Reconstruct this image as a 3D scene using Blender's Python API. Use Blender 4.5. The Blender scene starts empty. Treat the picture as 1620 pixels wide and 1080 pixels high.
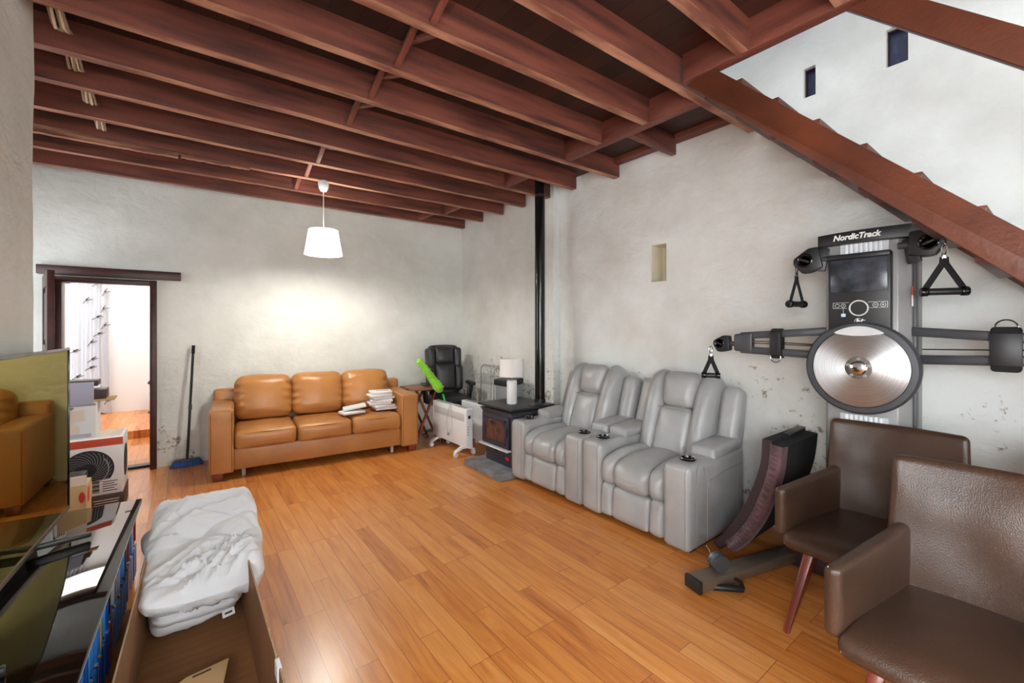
import bpy, bmesh, math, random
from mathutils import Vector, Matrix, noise

random.seed(7)
R = math.radians
PI = math.pi
scn = bpy.context.scene
COL = scn.collection

# ------------------------------------------------------------------ camera, world, lights, exposure
cam_d = bpy.data.cameras.new('camera')
cam_d.sensor_width = 36.0
cam_d.lens = 15.11
cam_d.shift_y = -22.0 / 1620.0
cam_d.clip_start = 0.02
cam = bpy.data.objects.new('camera', cam_d)
COL.objects.link(cam)
cam.location = (0, 0, 1.45)
cam.rotation_euler = (R(90), 0, R(-37.6))
scn.camera = cam

scn.view_settings.view_transform = 'Standard'
scn.view_settings.look = 'None'
scn.view_settings.gamma = 1.0
scn.view_settings.use_curve_mapping = False
scn.view_settings.exposure = 0.5

world = bpy.data.worlds.new('overcast_sky')
scn.world = world
world.use_nodes = True
bg = world.node_tree.nodes['Background']
bg.inputs['Color'].default_value = (0.86, 0.93, 1.0, 1)
bg.inputs['Strength'].default_value = 0.55


def area(name, loc, rot, sx, sy, power, color=(1, 1, 1), spread=180):
    d = bpy.data.lights.new(name, 'AREA')
    d.shape = 'RECTANGLE'
    d.size, d.size_y = sx, sy
    d.energy = power
    d.color = color
    d.spread = R(spread)
    o = bpy.data.objects.new(name, d)
    COL.objects.link(o)
    o.location = loc
    o.rotation_euler = rot
    return o


# daylight through the window behind the camera, the window in the alcove, the next room, the stairwell skylight
area('daylight_front_window', (0.55, -1.66, 1.55), (R(90), 0, R(180)), 2.2, 1.6, 350, (0.93, 0.965, 1.0))
area('daylight_alcove_window', (-1.62, 4.75, 1.6), (0, R(-90), 0), 1.3, 1.5, 20, (0.92, 0.96, 1.0))
area('added_side_fill', (-0.70, -0.55, 1.5), (0, R(-90), 0), 1.2, 1.3, 62, (0.94, 0.97, 1.0))  # added fill lamp to brighten the right side, set at an invented window
area('daylight_next_room', (-0.9, 8.2, 2.45), (0, 0, 0), 2.4, 1.6, 50, (1.0, 0.99, 0.97))
area('daylight_stairwell', (0.6, 0.0, 4.3), (0, R(-82), 0), 1.6, 3.0, 9, (0.95, 0.97, 1.0))


def point(name, loc, power, color, radius):
    d = bpy.data.lights.new(name, 'POINT')
    d.energy = power
    d.color = color
    d.shadow_soft_size = radius
    o = bpy.data.objects.new(name, d)
    COL.objects.link(o)
    o.location = loc
    return o


# ------------------------------------------------------------------ materials


def lin(c):
    def f(x):
        x /= 255.0
        return x / 12.92 if x <= 0.04045 else ((x + 0.055) / 1.055) ** 2.4
    return (f(c[0]), f(c[1]), f(c[2]), 1.0)


def setin(n, key, val):
    if key in n.inputs:
        n.inputs[key].default_value = val


def mat(name, col, rough=0.5, metal=0.0, col2=None, nscale=(4, 4, 4), lo=0.35, hi=0.65, detail=4, bump=None, coat=0.0, spec=None, ior=None,
        emit=None, estr=0.0, sheen=0.0, trans=0.0, rough2=None, vor=None, coords='Object', subsurf=0.0, aniso=0.0):
    m = bpy.data.materials.new(name)
    m.use_nodes = True
    nt = m.node_tree
    N, L = nt.nodes, nt.links
    b = N['Principled BSDF']
    setin(b, 'Base Color', lin(col))
    setin(b, 'Roughness', rough)
    setin(b, 'Metallic', metal)
    setin(b, 'Coat Weight', coat)
    setin(b, 'Coat Roughness', 0.08)
    setin(b, 'Sheen Weight', sheen)
    setin(b, 'Transmission Weight', trans)
    if aniso:
        setin(b, 'Anisotropic', aniso)
    if spec is not None:
        setin(b, 'Specular IOR Level', spec)
    if ior is not None:
        setin(b, 'IOR', ior)
    if emit:
        setin(b, 'Emission Color', lin(emit))
        setin(b, 'Emission Strength', estr)
    tc = None
    if col2 or bump or vor:
        tc = N.new('ShaderNodeTexCoord')
    if col2:
        mp = N.new('ShaderNodeMapping')
        mp.inputs['Scale'].default_value = nscale
        L.new(tc.outputs[coords], mp.inputs['Vector'])
        nz = N.new('ShaderNodeTexNoise')
        nz.inputs['Scale'].default_value = 1.0
        nz.inputs['Detail'].default_value = detail
        L.new(mp.outputs[0], nz.inputs['Vector'])
        cr = N.new('ShaderNodeValToRGB')
        cr.color_ramp.elements[0].position = lo
        cr.color_ramp.elements[1].position = hi
        cr.color_ramp.elements[0].color = lin(col)
        cr.color_ramp.elements[1].color = lin(col2)
        L.new(nz.outputs['Fac'], cr.inputs['Fac'])
        L.new(cr.outputs['Color'], b.inputs['Base Color'])
        if rough2 is not None:
            mr = N.new('ShaderNodeMapRange')
            mr.inputs['To Min'].default_value = rough
            mr.inputs['To Max'].default_value = rough2
            L.new(nz.outputs['Fac'], mr.inputs['Value'])
            L.new(mr.outputs[0], b.inputs['Roughness'])
    h = None
    if bump:
        nb = N.new('ShaderNodeTexNoise')
        nb.inputs['Scale'].default_value = bump[0]
        nb.inputs['Detail'].default_value = 5
        L.new(tc.outputs[coords], nb.inputs['Vector'])
        bp = N.new('ShaderNodeBump')
        bp.inputs['Strength'].default_value = bump[1]
        bp.inputs['Distance'].default_value = bump[2]
        L.new(nb.outputs['Fac'], bp.inputs['Height'])
        L.new(bp.outputs[0], b.inputs['Normal'])
        h = bp
    if vor:
        v = N.new('ShaderNodeTexVoronoi')
        v.inputs['Scale'].default_value = vor[0]
        L.new(tc.outputs[coords], v.inputs['Vector'])
        bp = N.new('ShaderNodeBump')
        bp.inputs['Strength'].default_value = vor[1]
        bp.inputs['Distance'].default_value = vor[2]
        L.new(v.outputs['Distance'], bp.inputs['Height'])
        if h:
            L.new(h.outputs[0], bp.inputs['Normal'])
        L.new(bp.outputs[0], b.inputs['Normal'])
    return m


M = {}


def plaster(name, col, col2, dirt_z=None, patches=0.0):
    m = bpy.data.materials.new(name)
    m.use_nodes = True
    nt = m.node_tree
    N, L = nt.nodes, nt.links
    b = N['Principled BSDF']
    b.inputs['Roughness'].default_value = 0.75
    tc = N.new('ShaderNodeTexCoord')
    n1 = N.new('ShaderNodeTexNoise')
    n1.inputs['Scale'].default_value = 1.3
    n1.inputs['Detail'].default_value = 6
    n1.inputs['Roughness'].default_value = 0.6
    L.new(tc.outputs['Object'], n1.inputs['Vector'])
    cr = N.new('ShaderNodeValToRGB')
    cr.color_ramp.elements[0].position = 0.3
    cr.color_ramp.elements[1].position = 0.62
    cr.color_ramp.elements[0].color = lin(col2)
    cr.color_ramp.elements[1].color = lin(col)
    L.new(n1.outputs['Fac'], cr.inputs['Fac'])
    out = cr.outputs['Color']
    if dirt_z:
        # flaked render low on the wall: small dark chips in a band
        n2 = N.new('ShaderNodeTexNoise')
        n2.inputs['Scale'].default_value = 17
        n2.inputs['Detail'].default_value = 7
        n2.inputs['Roughness'].default_value = 0.7
        L.new(tc.outputs['Object'], n2.inputs['Vector'])
        n3 = N.new('ShaderNodeTexNoise')
        n3.inputs['Scale'].default_value = 1.7
        n3.inputs['Detail'].default_value = 2
        L.new(tc.outputs['Object'], n3.inputs['Vector'])
        sp = N.new('ShaderNodeSeparateXYZ')
        L.new(tc.outputs['Object'], sp.inputs[0])
        zr = N.new('ShaderNodeMapRange')
        zr.inputs['From Min'].default_value = dirt_z[1]
        zr.inputs['From Max'].default_value = dirt_z[0]
        zr.inputs['To Min'].default_value = -0.13
        zr.inputs['To Max'].default_value = 0.11
        L.new(sp.outputs['Z'], zr.inputs['Value'])
        a1 = N.new('ShaderNodeMath')
        a1.operation = 'ADD'
        L.new(n2.outputs['Fac'], a1.inputs[0])
        L.new(zr.outputs[0], a1.inputs[1])
        a2 = N.new('ShaderNodeMath')
        a2.operation = 'MULTIPLY_ADD'
        L.new(n3.outputs['Fac'], a2.inputs[0])
        a2.inputs[1].default_value = 0.45
        L.new(a1.outputs[0], a2.inputs[2])
        c2 = N.new('ShaderNodeValToRGB')
        c2.color_ramp.elements[0].position = 0.895
        c2.color_ramp.elements[1].position = 0.97
        c2.color_ramp.elements[0].color = (0, 0, 0, 1)
        c2.color_ramp.elements[1].color = (1, 1, 1, 1)
        L.new(a2.outputs[0], c2.inputs['Fac'])
        mx = N.new('ShaderNodeMix')
        mx.data_type = 'RGBA'
        L.new(c2.outputs['Color'], mx.inputs['Factor'])
        L.new(out, mx.inputs[6])
        mx.inputs[7].default_value = lin((146, 132, 112))
        out = mx.outputs[2]
    L.new(out, b.inputs['Base Color'])
    nb = N.new('ShaderNodeTexNoise')
    nb.inputs['Scale'].default_value = 4.2
    nb.inputs['Detail'].default_value = 8
    nb.inputs['Roughness'].default_value = 0.55
    nb.inputs['Distortion'].default_value = 0.35
    mp = N.new('ShaderNodeMapping')
    mp.inputs['Scale'].default_value = (1.0, 1.0, 1.35)
    mp.inputs['Rotation'].default_value = (0.5, 0.3, 0)
    L.new(tc.outputs['Object'], mp.inputs['Vector'])
    L.new(mp.outputs[0], nb.inputs['Vector'])
    bp = N.new('ShaderNodeBump')
    bp.inputs['Strength'].default_value = 0.4
    bp.inputs['Distance'].default_value = 0.06
    L.new(nb.outputs['Fac'], bp.inputs['Height'])
    L.new(bp.outputs[0], b.inputs['Normal'])
    return m


M['plaster'] = plaster('cream_lumpy_plaster', (230, 233, 228), (210, 213, 206), dirt_z=(0.05, 0.75))
M['plaster_side'] = plaster('pale_lumpy_plaster', (231, 234, 231), (210, 209, 203), dirt_z=(0.95, 1.5))
M['cream'] = mat('cream_niche_paint', (222, 214, 190), 0.7)
M['room_white'] = mat('white_wall_paint', (240, 240, 240), 0.8)


def planks():
    m = bpy.data.materials.new('orange_timber_laminate')
    m.use_nodes = True
    nt = m.node_tree
    N, L = nt.nodes, nt.links
    b = N['Principled BSDF']
    tc = N.new('ShaderNodeTexCoord')
    mp = N.new('ShaderNodeMapping')
    mp.inputs['Rotation'].default_value = (0, 0, R(90))
    L.new(tc.outputs['Object'], mp.inputs['Vector'])
    br = N.new('ShaderNodeTexBrick')
    br.offset = 0.37
    br.offset_frequency = 3
    br.inputs['Color1'].default_value = (0, 0, 0, 1)
    br.inputs['Color2'].default_value = (1, 1, 1, 1)
    br.inputs['Mortar'].default_value = (0.25, 0.25, 0.25, 1)
    br.inputs['Scale'].default_value = 1.0
    br.inputs['Mortar Size'].default_value = 0.0012
    br.inputs['Bias'].default_value = 0.0
    br.inputs['Brick Width'].default_value = 0.78
    br.inputs['Row Height'].default_value = 0.098
    L.new(mp.outputs[0], br.inputs['Vector'])
    # grain stretched along the board, shifted per board
    sh = N.new('ShaderNodeVectorMath')
    sh.operation = 'MULTIPLY_ADD'
    L.new(br.outputs['Color'], sh.inputs[0])
    sh.inputs[1].default_value = (7, 13, 5)
    L.new(mp.outputs[0], sh.inputs[2])
    mg = N.new('ShaderNodeMapping')
    mg.inputs['Scale'].default_value = (1.6, 17, 1)
    L.new(sh.outputs[0], mg.inputs['Vector'])
    ng = N.new('ShaderNodeTexNoise')
    ng.inputs['Scale'].default_value = 1.0
    ng.inputs['Detail'].default_value = 6
    ng.inputs['Roughness'].default_value = 0.6
    ng.inputs['Distortion'].default_value = 1.4
    L.new(mg.outputs[0], ng.inputs['Vector'])
    mix = N.new('ShaderNodeMath')
    mix.operation = 'MULTIPLY_ADD'
    L.new(br.outputs['Color'], mix.inputs[0])
    mix.inputs[1].default_value = 0.30
    L.new(ng.outputs['Fac'], mix.inputs[2])
    cr = N.new('ShaderNodeValToRGB')
    e = cr.color_ramp.elements
    e[0].position = 0.30
    e[0].color = lin((140, 70, 26))
    e[1].position = 0.92
    e[1].color = lin((226, 156, 88))
    k = e.new(0.46)
    k.color = lin((192, 112, 47))
    k = e.new(0.68)
    k.color = lin((214, 137, 65))
    L.new(mix.outputs[0], cr.inputs['Fac'])
    mm = N.new('ShaderNodeMix')
    mm.data_type = 'RGBA'
    L.new(br.outputs['Fac'], mm.inputs['Factor'])
    L.new(cr.outputs['Color'], mm.inputs[6])
    mm.inputs[7].default_value = lin((120, 62, 24))
    L.new(mm.outputs[2], b.inputs['Base Color'])
    b.inputs['Roughness'].default_value = 0.3
    b.inputs['Coat Weight'].default_value = 0.12
    b.inputs['Coat Roughness'].default_value = 0.2
    bp = N.new('ShaderNodeBump')
    bp.inputs['Strength'].default_value = 0.08
    bp.inputs['Distance'].default_value = 0.01
    L.new(ng.outputs['Fac'], bp.inputs['Height'])
    L.new(bp.outputs[0], b.inputs['Normal'])
    return m


M['floor'] = planks()


def boards():
    m = bpy.data.materials.new('dark_stained_boards')
    m.use_nodes = True
    nt = m.node_tree
    N, L = nt.nodes, nt.links
    b = N['Principled BSDF']
    tc = N.new('ShaderNodeTexCoord')
    mp = N.new('ShaderNodeMapping')
    mp.inputs['Rotation'].default_value = (0, 0, R(90))
    L.new(tc.outputs['Object'], mp.inputs['Vector'])
    br = N.new('ShaderNodeTexBrick')
    br.inputs['Color1'].default_value = lin((78, 44, 32))
    br.inputs['Color2'].default_value = lin((50, 30, 23))
    br.inputs['Mortar'].default_value = lin((20, 12, 9))
    br.inputs['Scale'].default_value = 1.0
    br.inputs['Mortar Size'].default_value = 0.003
    br.inputs['Brick Width'].default_value = 3.0
    br.inputs['Row Height'].default_value = 0.15
    L.new(mp.outputs[0], br.inputs['Vector'])
    ng = N.new('ShaderNodeTexNoise')
    ng.inputs['Scale'].default_value = 2.5
    ng.inputs['Detail'].default_value = 5
    L.new(tc.outputs['Object'], ng.inputs['Vector'])
    mx = N.new('ShaderNodeMix')
    mx.data_type = 'RGBA'
    mx.blend_type = 'MULTIPLY'
    mx.inputs['Factor'].default_value = 0.6
    L.new(br.outputs['Color'], mx.inputs[6])
    L.new(ng.outputs['Color'], mx.inputs[7])
    L.new(mx.outputs[2], b.inputs['Base Color'])
    b.inputs['Roughness'].default_value = 0.6
    return m


M['boards'] = boards()
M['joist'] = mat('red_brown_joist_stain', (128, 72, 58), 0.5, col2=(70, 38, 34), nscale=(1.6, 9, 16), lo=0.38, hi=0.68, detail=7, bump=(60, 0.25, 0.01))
M['joist_edge'] = mat('pale_joist_edge', (182, 132, 104), 0.6, col2=(124, 74, 58), nscale=(3, 16, 20), lo=0.38, hi=0.62, detail=7, bump=(70, 0.3, 0.01))
M['joist_x'] = mat('red_brown_crosswise_stain', (124, 68, 54), 0.55, col2=(92, 44, 32), nscale=(14, 1.2, 14), bump=(60, 0.25, 0.01))
M['stair'] = mat('varnished_brown_stair_timber', (104, 54, 34), 0.42, col2=(66, 34, 22), nscale=(9, 2, 2.5), bump=(40, 0.2, 0.01))
M['darkwood'] = mat('dark_maroon_timber', (74, 32, 28), 0.4, col2=(48, 20, 18), nscale=(2, 2, 12), bump=(40, 0.15, 0.01))
M['tan_leather'] = mat('tan_leather', (186, 128, 72), 0.33, col2=(174, 116, 62), nscale=(3, 3, 3), vor=(210, 0.12, 0.004), bump=(9, 0.12, 0.03))
M['grey_leather'] = mat('grey_leather', (172, 172, 171), 0.29, col2=(154, 154, 154), nscale=(3, 3, 3), vor=(230, 0.12, 0.004), bump=(10, 0.14, 0.03))
M['brown_leather'] = mat('dark_brown_pebbled_leather', (74, 52, 39), 0.33, col2=(60, 43, 33), nscale=(3, 3, 3), vor=(260, 0.22, 0.003), bump=(5, 0.10, 0.03))
M['stitch'] = mat('pale_thread', (150, 140, 128), 0.8)
M['seam'] = mat('grey_seam', (142, 140, 138), 0.7)
M['tan_seam'] = mat('dark_tan_seam', (120, 64, 26), 0.7)
M['redwood'] = mat('red_brown_turned_wood', (132, 54, 34), 0.32, col2=(98, 36, 24), nscale=(10, 10, 1.5), coat=0.3)
M['black_leather'] = mat('black_leather', (36, 36, 37), 0.38, vor=(200, 0.15, 0.004), bump=(9, 0.12, 0.03))
M['black'] = mat('black_plastic', (30, 30, 32), 0.42)
M['black_matte'] = mat('black_fabric', (20, 20, 21), 0.85)
M['black_gloss'] = mat('black_gloss_plastic', (16, 16, 18), 0.12)
M['glass_black'] = mat('black_glass', (20, 17, 12), 0.03, ior=1.7)
M['screen'] = mat('glossy_screen', (22, 19, 8), 0.02, ior=4.2)
setin(M['screen'].node_tree.nodes['Principled BSDF'], 'Specular Tint', (0.95, 0.80, 0.30, 1))
M['white_plastic'] = mat('white_plastic', (232, 233, 235), 0.35)
M['white_metal'] = mat('white_enamel', (228, 230, 232), 0.3)
M['white_grey'] = mat('pale_grey_vent', (196, 198, 201), 0.5)
M['chrome'] = mat('chrome', (205, 205, 208), 0.12, metal=1.0)
M['brushed'] = mat('brushed_aluminium', (215, 215, 218), 0.28, metal=1.0, aniso=0.0)
M['steel_grey'] = mat('grey_painted_steel', (150, 150, 150), 0.42, metal=0.25)
M['steel_dark'] = mat('dark_grey_steel', (70, 71, 75), 0.4, metal=0.2)
M['bronze'] = mat('bronze_grey_steel', (128, 116, 102), 0.3, metal=0.6)
M['iron'] = mat('blue_black_cast_iron', (44, 43, 58), 0.42, bump=(150, 0.12, 0.003))
M['stove_glass'] = mat('sooted_stove_glass', (98, 66, 56), 0.2, col2=(40, 32, 40), nscale=(9, 9, 9), lo=0.38, hi=0.62)
M['brick_in'] = mat('fire_brick', (150, 92, 70), 0.85, col2=(110, 66, 52), nscale=(6, 6, 6))
M['slate'] = mat('grey_stone_slab', (126, 128, 130), 0.7, col2=(98, 100, 104), nscale=(8, 8, 8), bump=(30, 0.3, 0.01))
M['card'] = mat('brown_cardboard', (150, 104, 62), 0.85, col2=(138, 94, 54), nscale=(2, 30, 2))
M['card_light'] = mat('pale_cardboard', (206, 172, 122), 0.85)
M['card_edge'] = mat('corrugated_edge', (178, 150, 118), 0.9)
M['duvet'] = mat('white_cotton', (236, 237, 240), 0.85, bump=(30, 0.10, 0.01), sheen=0.2)
M['paper'] = mat('white_paper', (236, 236, 238), 0.6)
M['ink_grey'] = mat('grey_print', (150, 152, 158), 0.6)
M['ink'] = mat('black_print', (26, 26, 28), 0.6)
M['ink_white'] = mat('white_print', (235, 235, 235), 0.5)
M['orange_red'] = mat('orange_red_print', (205, 74, 40), 0.55)
M['brown_print'] = mat('dark_brown_print', (64, 42, 36), 0.5)
M['red'] = mat('red_print', (200, 40, 32), 0.5)
M['lav'] = mat('lavender_grey_card', (176, 178, 198), 0.7)
M['beige'] = mat('beige_fabric_print', (226, 212, 196), 0.7)
M['lime'] = mat('lime_chenille', (150, 220, 40), 0.9, col2=(96, 170, 20), nscale=(90, 90, 90), sheen=0.4)
M['lime_stick'] = mat('bright_green_plastic', (30, 200, 60), 0.4)
M['tablewood'] = mat('brown_tray_wood', (140, 92, 52), 0.45, col2=(110, 66, 36), nscale=(2, 18, 2))
M['plum'] = mat('plum_satin', (96, 66, 72), 0.5, col2=(74, 46, 52), nscale=(20, 20, 20), sheen=0.3)
M['plum_dark'] = mat('dark_plum_vinyl', (54, 36, 40), 0.6, bump=(80, 0.4, 0.01))
M['bluebristle'] = mat('blue_bristle', (52, 110, 190), 0.7, col2=(24, 50, 110), nscale=(120, 120, 10))
M['blueglass'] = mat('dark_blue_glass', (26, 34, 66), 0.35, col2=(70, 84, 140), nscale=(24, 24, 10), lo=0.5, hi=0.85)
M['curtain'] = mat('white_curtain_cloth', (238, 238, 240), 0.9)
M['leafprint'] = mat('grey_leaf_print', (126, 126, 130), 0.9)
M['shade'] = mat('white_lit_shade', (245, 243, 238), 0.8, emit=(255, 246, 228), estr=1.5)
M['bulb'] = mat('glowing_bulb', (255, 240, 215), 0.5, emit=(255, 240, 215), estr=14)
M['shade_off'] = mat('white_fabric_shade', (236, 235, 232), 0.85)
M['ceramic'] = mat('white_ceramic', (234, 234, 236), 0.3)
M['daylight'] = mat('bright_window_daylight', (255, 255, 255), 0.5, emit=(235, 243, 255), estr=1.3)
M['pvc'] = mat('white_window_frame', (235, 236, 238), 0.4)
M['cable'] = mat('cream_cable_sheath', (206, 190, 160), 0.6)
M['cable2'] = mat('grey_cable_sheath', (140, 120, 96), 0.6)
DVD_COLS = [(60, 140, 230), (70, 165, 240), (40, 100, 200), (70, 140, 225), (36, 90, 180), (200, 205, 212), (150, 150, 150), (170, 44, 40), (190, 150, 70), (40, 44, 60)]
for i, c in enumerate(DVD_COLS):
    M['dvd%d' % i] = mat('disc_case_plastic', c, 0.25)

# ------------------------------------------------------------------ mesh helpers


def sharp_shade(bm, ang=0.62):
    for f in bm.faces:
        f.smooth = True
    for e in bm.edges:
        if len(e.link_faces) == 2:
            try:
                e.smooth = e.calc_face_angle() < ang
            except ValueError:
                pass


def axes(lo_hi_pts):
    pass


class MB:
    def __init__(self):
        self.bm = bmesh.new()

    def _merge(self, tmp, mtx=None):
        if mtx is not None:
            bmesh.ops.transform(tmp, matrix=mtx, verts=tmp.verts)
        me = bpy.data.meshes.new('tmp')
        tmp.to_mesh(me)
        tmp.free()
        self.bm.from_mesh(me)
        bpy.data.meshes.remove(me)
        return self

    def box(self, c, s, bev=0.0, rot=None, seg=2, deform=None):
        """box of size s centred on c, edges rounded by bev, rot = euler or matrix"""
        t = bmesh.new()
        bmesh.ops.create_cube(t, size=1.0)
        bmesh.ops.scale(t, vec=Vector(s), verts=t.verts)
        if bev > 0:
            bev = min(bev, 0.49 * min(s))
            bmesh.ops.bevel(t, geom=list(t.edges), offset=bev, segments=seg, profile=0.5, affect='EDGES')
        if deform:
            for v in t.verts:
                v.co = Vector(deform(v.co))
        m = Matrix.Translation(Vector(c))
        if rot is not None:
            from mathutils import Euler
            m = m @ (Euler(rot).to_matrix().to_4x4() if not isinstance(rot, Matrix) else rot)
        return self._merge(t, m)

    def span(self, lo, hi, bev=0.0, seg=2):
        c = [(a + b) / 2 for a, b in zip(lo, hi)]
        s = [abs(b - a) for a, b in zip(lo, hi)]
        return self.box(c, s, bev, seg=seg)

    def bar(self, p0, p1, w, h, bev=0.0, up=(0, 0, 1), w1=None, h1=None):
        """rectangular bar from p0 to p1, w sideways and h along up; w1,h1 = size at p1"""
        p0, p1 = Vector(p0), Vector(p1)
        d = p1 - p0
        ln = d.length
        z = d.normalized()
        u = Vector(up)
        x = u.cross(z)
        if x.length < 1e-5:
            x = Vector((1, 0, 0)).cross(z)
        x.normalize()
        y = z.cross(x).normalized()
        m = Matrix((x, y, z)).transposed().to_4x4()
        m.translation = (p0 + p1) / 2
        t = bmesh.new()
        bmesh.ops.create_cube(t, size=1.0)
        bmesh.ops.scale(t, vec=Vector((w, h, ln)), verts=t.verts)
        if w1 is not None:
            for v in t.verts:
                if v.co.z > 0:
                    v.co.x *= w1 / w
                    v.co.y *= (h1 or h) / h
        if bev > 0:
            bmesh.ops.bevel(t, geom=list(t.edges), offset=bev, segments=2, profile=0.5, affect='EDGES')
        return self._merge(t, m)

    def tube(self, pts, r, seg=10, closed=False, radii=None, flat=None):
        """round tube along pts (flat=(w,h): a flat strap)"""
        pts = [Vector(p) for p in pts]
        n = len(pts)
        t = bmesh.new()
        rings = []
        up = Vector((0, 0, 1))
        prev = None
        for i, p in enumerate(pts):
            a = pts[i - 1] if (i > 0 or closed) else p
            b = pts[(i + 1) % n] if (i < n - 1 or closed) else p
            d = (b - a)
            if d.length < 1e-9:
                d = Vector((0, 0, 1))
            d.normalize()
            if prev is None:
                x = up.cross(d)
                if x.length < 0.05:
                    x = Vector((1, 0, 0)).cross(d)
            else:
                x = prev - d * prev.dot(d)
                if x.length < 1e-6:
                    x = Vector((1, 0, 0)).cross(d)
            x.normalize()
            prev = x
            y = d.cross(x).normalized()
            rr = radii[i] if radii else r
            ring = []
            for k in range(seg):
                th = 2 * PI * k / seg
                if flat:
                    ring.append(t.verts.new(p + x * flat[0] / 2 * math.cos(th) + y * flat[1] / 2 * math.sin(th)))
                else:
                    ring.append(t.verts.new(p + (x * math.cos(th) + y * math.sin(th)) * rr))
            rings.append(ring)
        m = n if closed else n - 1
        for i in range(m):
            a, b = rings[i], rings[(i + 1) % n]
            for k in range(seg):
                t.faces.new((a[k], a[(k + 1) % seg], b[(k + 1) % seg], b[k]))
        if not closed:
            t.faces.new(list(reversed(rings[0])))
            t.faces.new(rings[-1])
        return self._merge(t)

    def cyl(self, p0, p1, r0, r1=None, seg=24, bev=0.0):
        r1 = r0 if r1 is None else r1
        p0, p1 = Vector(p0), Vector(p1)
        if bev > 0:
            d = (p1 - p0).normalized()
            return self.tube([p0, p0 + d * 1e-4, p0 + d * bev, p1 - d * bev, p1 - d * 1e-4, p1], r0, seg,
                             radii=[r0 - bev, r0 - bev * 0.6, r0, r1, r1 - bev * 0.6, r1 - bev])
        return self.tube([p0, p1], r0, seg, radii=[r0, r1])

    def lathe(self, prof, c=(0, 0, 0), seg=32, axis=None, closed=False):
        """revolve (r, z) profile about local z at c"""
        t = bmesh.new()
        rings = []
        for r, z in prof:
            if r < 1e-6:
                rings.append([t.verts.new((0, 0, z))])
            else:
                rings.append([t.verts.new((r * math.cos(2 * PI * k / seg), r * math.sin(2 * PI * k / seg), z)) for k in range(seg)])
        prs = list(zip(rings[:-1], rings[1:]))
        if closed:
            prs.append((rings[-1], rings[0]))
        for a, b in prs:
            for k in range(seg):
                k2 = (k + 1) % seg
                if len(a) == 1 and len(b) == 1:
                    continue
                if len(a) == 1:
                    t.faces.new((a[0], b[k2], b[k]))
                elif len(b) == 1:
                    t.faces.new((a[k], a[k2], b[0]))
                else:
                    t.faces.new((a[k], a[k2], b[k2], b[k]))
        m = Matrix.Translation(Vector(c))
        if axis is not None:
            m = m @ Vector((0, 0, 1)).rotation_difference(Vector(axis)).to_matrix().to_4x4()
        return self._merge(t, m)

    def prism(self, pts, a, b, plane='xz', bev=0.0):
        """outline pts in a plane, extruded from a to b along the third axis"""
        t = bmesh.new()

        def P(u, v, w):
            return {'xz': (u, w, v), 'yz': (w, u, v), 'xy': (u, v, w)}[plane]
        lo = [t.verts.new(P(u, v, a)) for u, v in pts]
        hi = [t.verts.new(P(u, v, b)) for u, v in pts]
        n = len(pts)
        t.faces.new(lo)
        t.faces.new(list(reversed(hi)))
        for i in range(n):
            j = (i + 1) % n
            t.faces.new((lo[j], lo[i], hi[i], hi[j]))
        bmesh.ops.recalc_face_normals(t, faces=t.faces)
        if bev > 0:
            bmesh.ops.bevel(t, geom=list(t.edges), offset=bev, segments=2, profile=0.5, affect='EDGES')
        return self._merge(t)

    def cushion(self, c, s, r=0.04, puff=(0.02, 0.02, 0.03), n=8, rot=None, deform=None):
        """soft rounded block of overall size about s; deform gets and returns local co"""
        t = bmesh.new()
        hx = [x / 2 for x in s]
        r = min(r, min(hx) * 0.98)

        def coords(h):
            out = [-h, -h + r * 0.3, -h + r * 0.65, -h + r]
            inner = h - r
            k = max(2, int(n * h / max(hx)))
            for i in range(1, k):
                out.append(-inner + 2 * inner * i / k)
            out += [h - r, h - r * 0.65, h - r * 0.3, h]
            return out
        cs = [coords(h) for h in hx]
        vd = {}

        def V(p):
            k = tuple(round(x, 6) for x in p)
            if k not in vd:
                q = Vector(p)
                inn = Vector([max(-(h - r), min(h - r, x)) for x, h in zip(q, hx)])
                d = q - inn
                if d.length > 1e-9:
                    q = inn + d.normalized() * r
                nx, ny, nz = [x / h for x, h in zip(q, hx)]
                q = Vector((q.x + puff[0] * nx * (1 - ny * ny) * (1 - nz * nz),
                            q.y + puff[1] * ny * (1 - nx * nx) * (1 - nz * nz),
                            q.z + puff[2] * nz * (1 - nx * nx) * (1 - ny * ny)))
                if deform:
                    q = Vector(deform(q))
                vd[k] = t.verts.new(q)
            return vd[k]
        for ax in range(3):
            a1, a2 = (ax + 1) % 3, (ax + 2) % 3
            for sg in (-1, 1):
                for i in range(len(cs[a1]) - 1):
                    for j in range(len(cs[a2]) - 1):
                        q = []
                        for di, dj in ((0, 0), (1, 0), (1, 1), (0, 1)):
                            p = [0, 0, 0]
                            p[ax] = sg * hx[ax]
                            p[a1] = cs[a1][i + di]
                            p[a2] = cs[a2][j + dj]
                            q.append(V(p))
                        if sg < 0:
                            q.reverse()
                        try:
                            t.faces.new(q)
                        except ValueError:
                            pass
        m = Matrix.Translation(Vector(c))
        if rot is not None:
            from mathutils import Euler
            m = m @ Euler(rot).to_matrix().to_4x4()
        return self._merge(t, m)

    def build(self, name, material, parent=None, smooth=True, ang=0.62):
        if smooth:
            sharp_shade(self.bm, ang)
        me = bpy.data.meshes.new(name)
        self.bm.to_mesh(me)
        self.bm.free()
        me.materials.append(material)
        o = bpy.data.objects.new(name, me)
        COL.objects.link(o)
        if parent is not None:
            o.parent = parent
        return o


def tag(o, label=None, cat=None, group=None, kind=None):
    if label:
        o['label'] = label
    if cat:
        o['category'] = cat
    if group:
        o['group'] = group
    if kind:
        o['kind'] = kind
    return o


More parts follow.
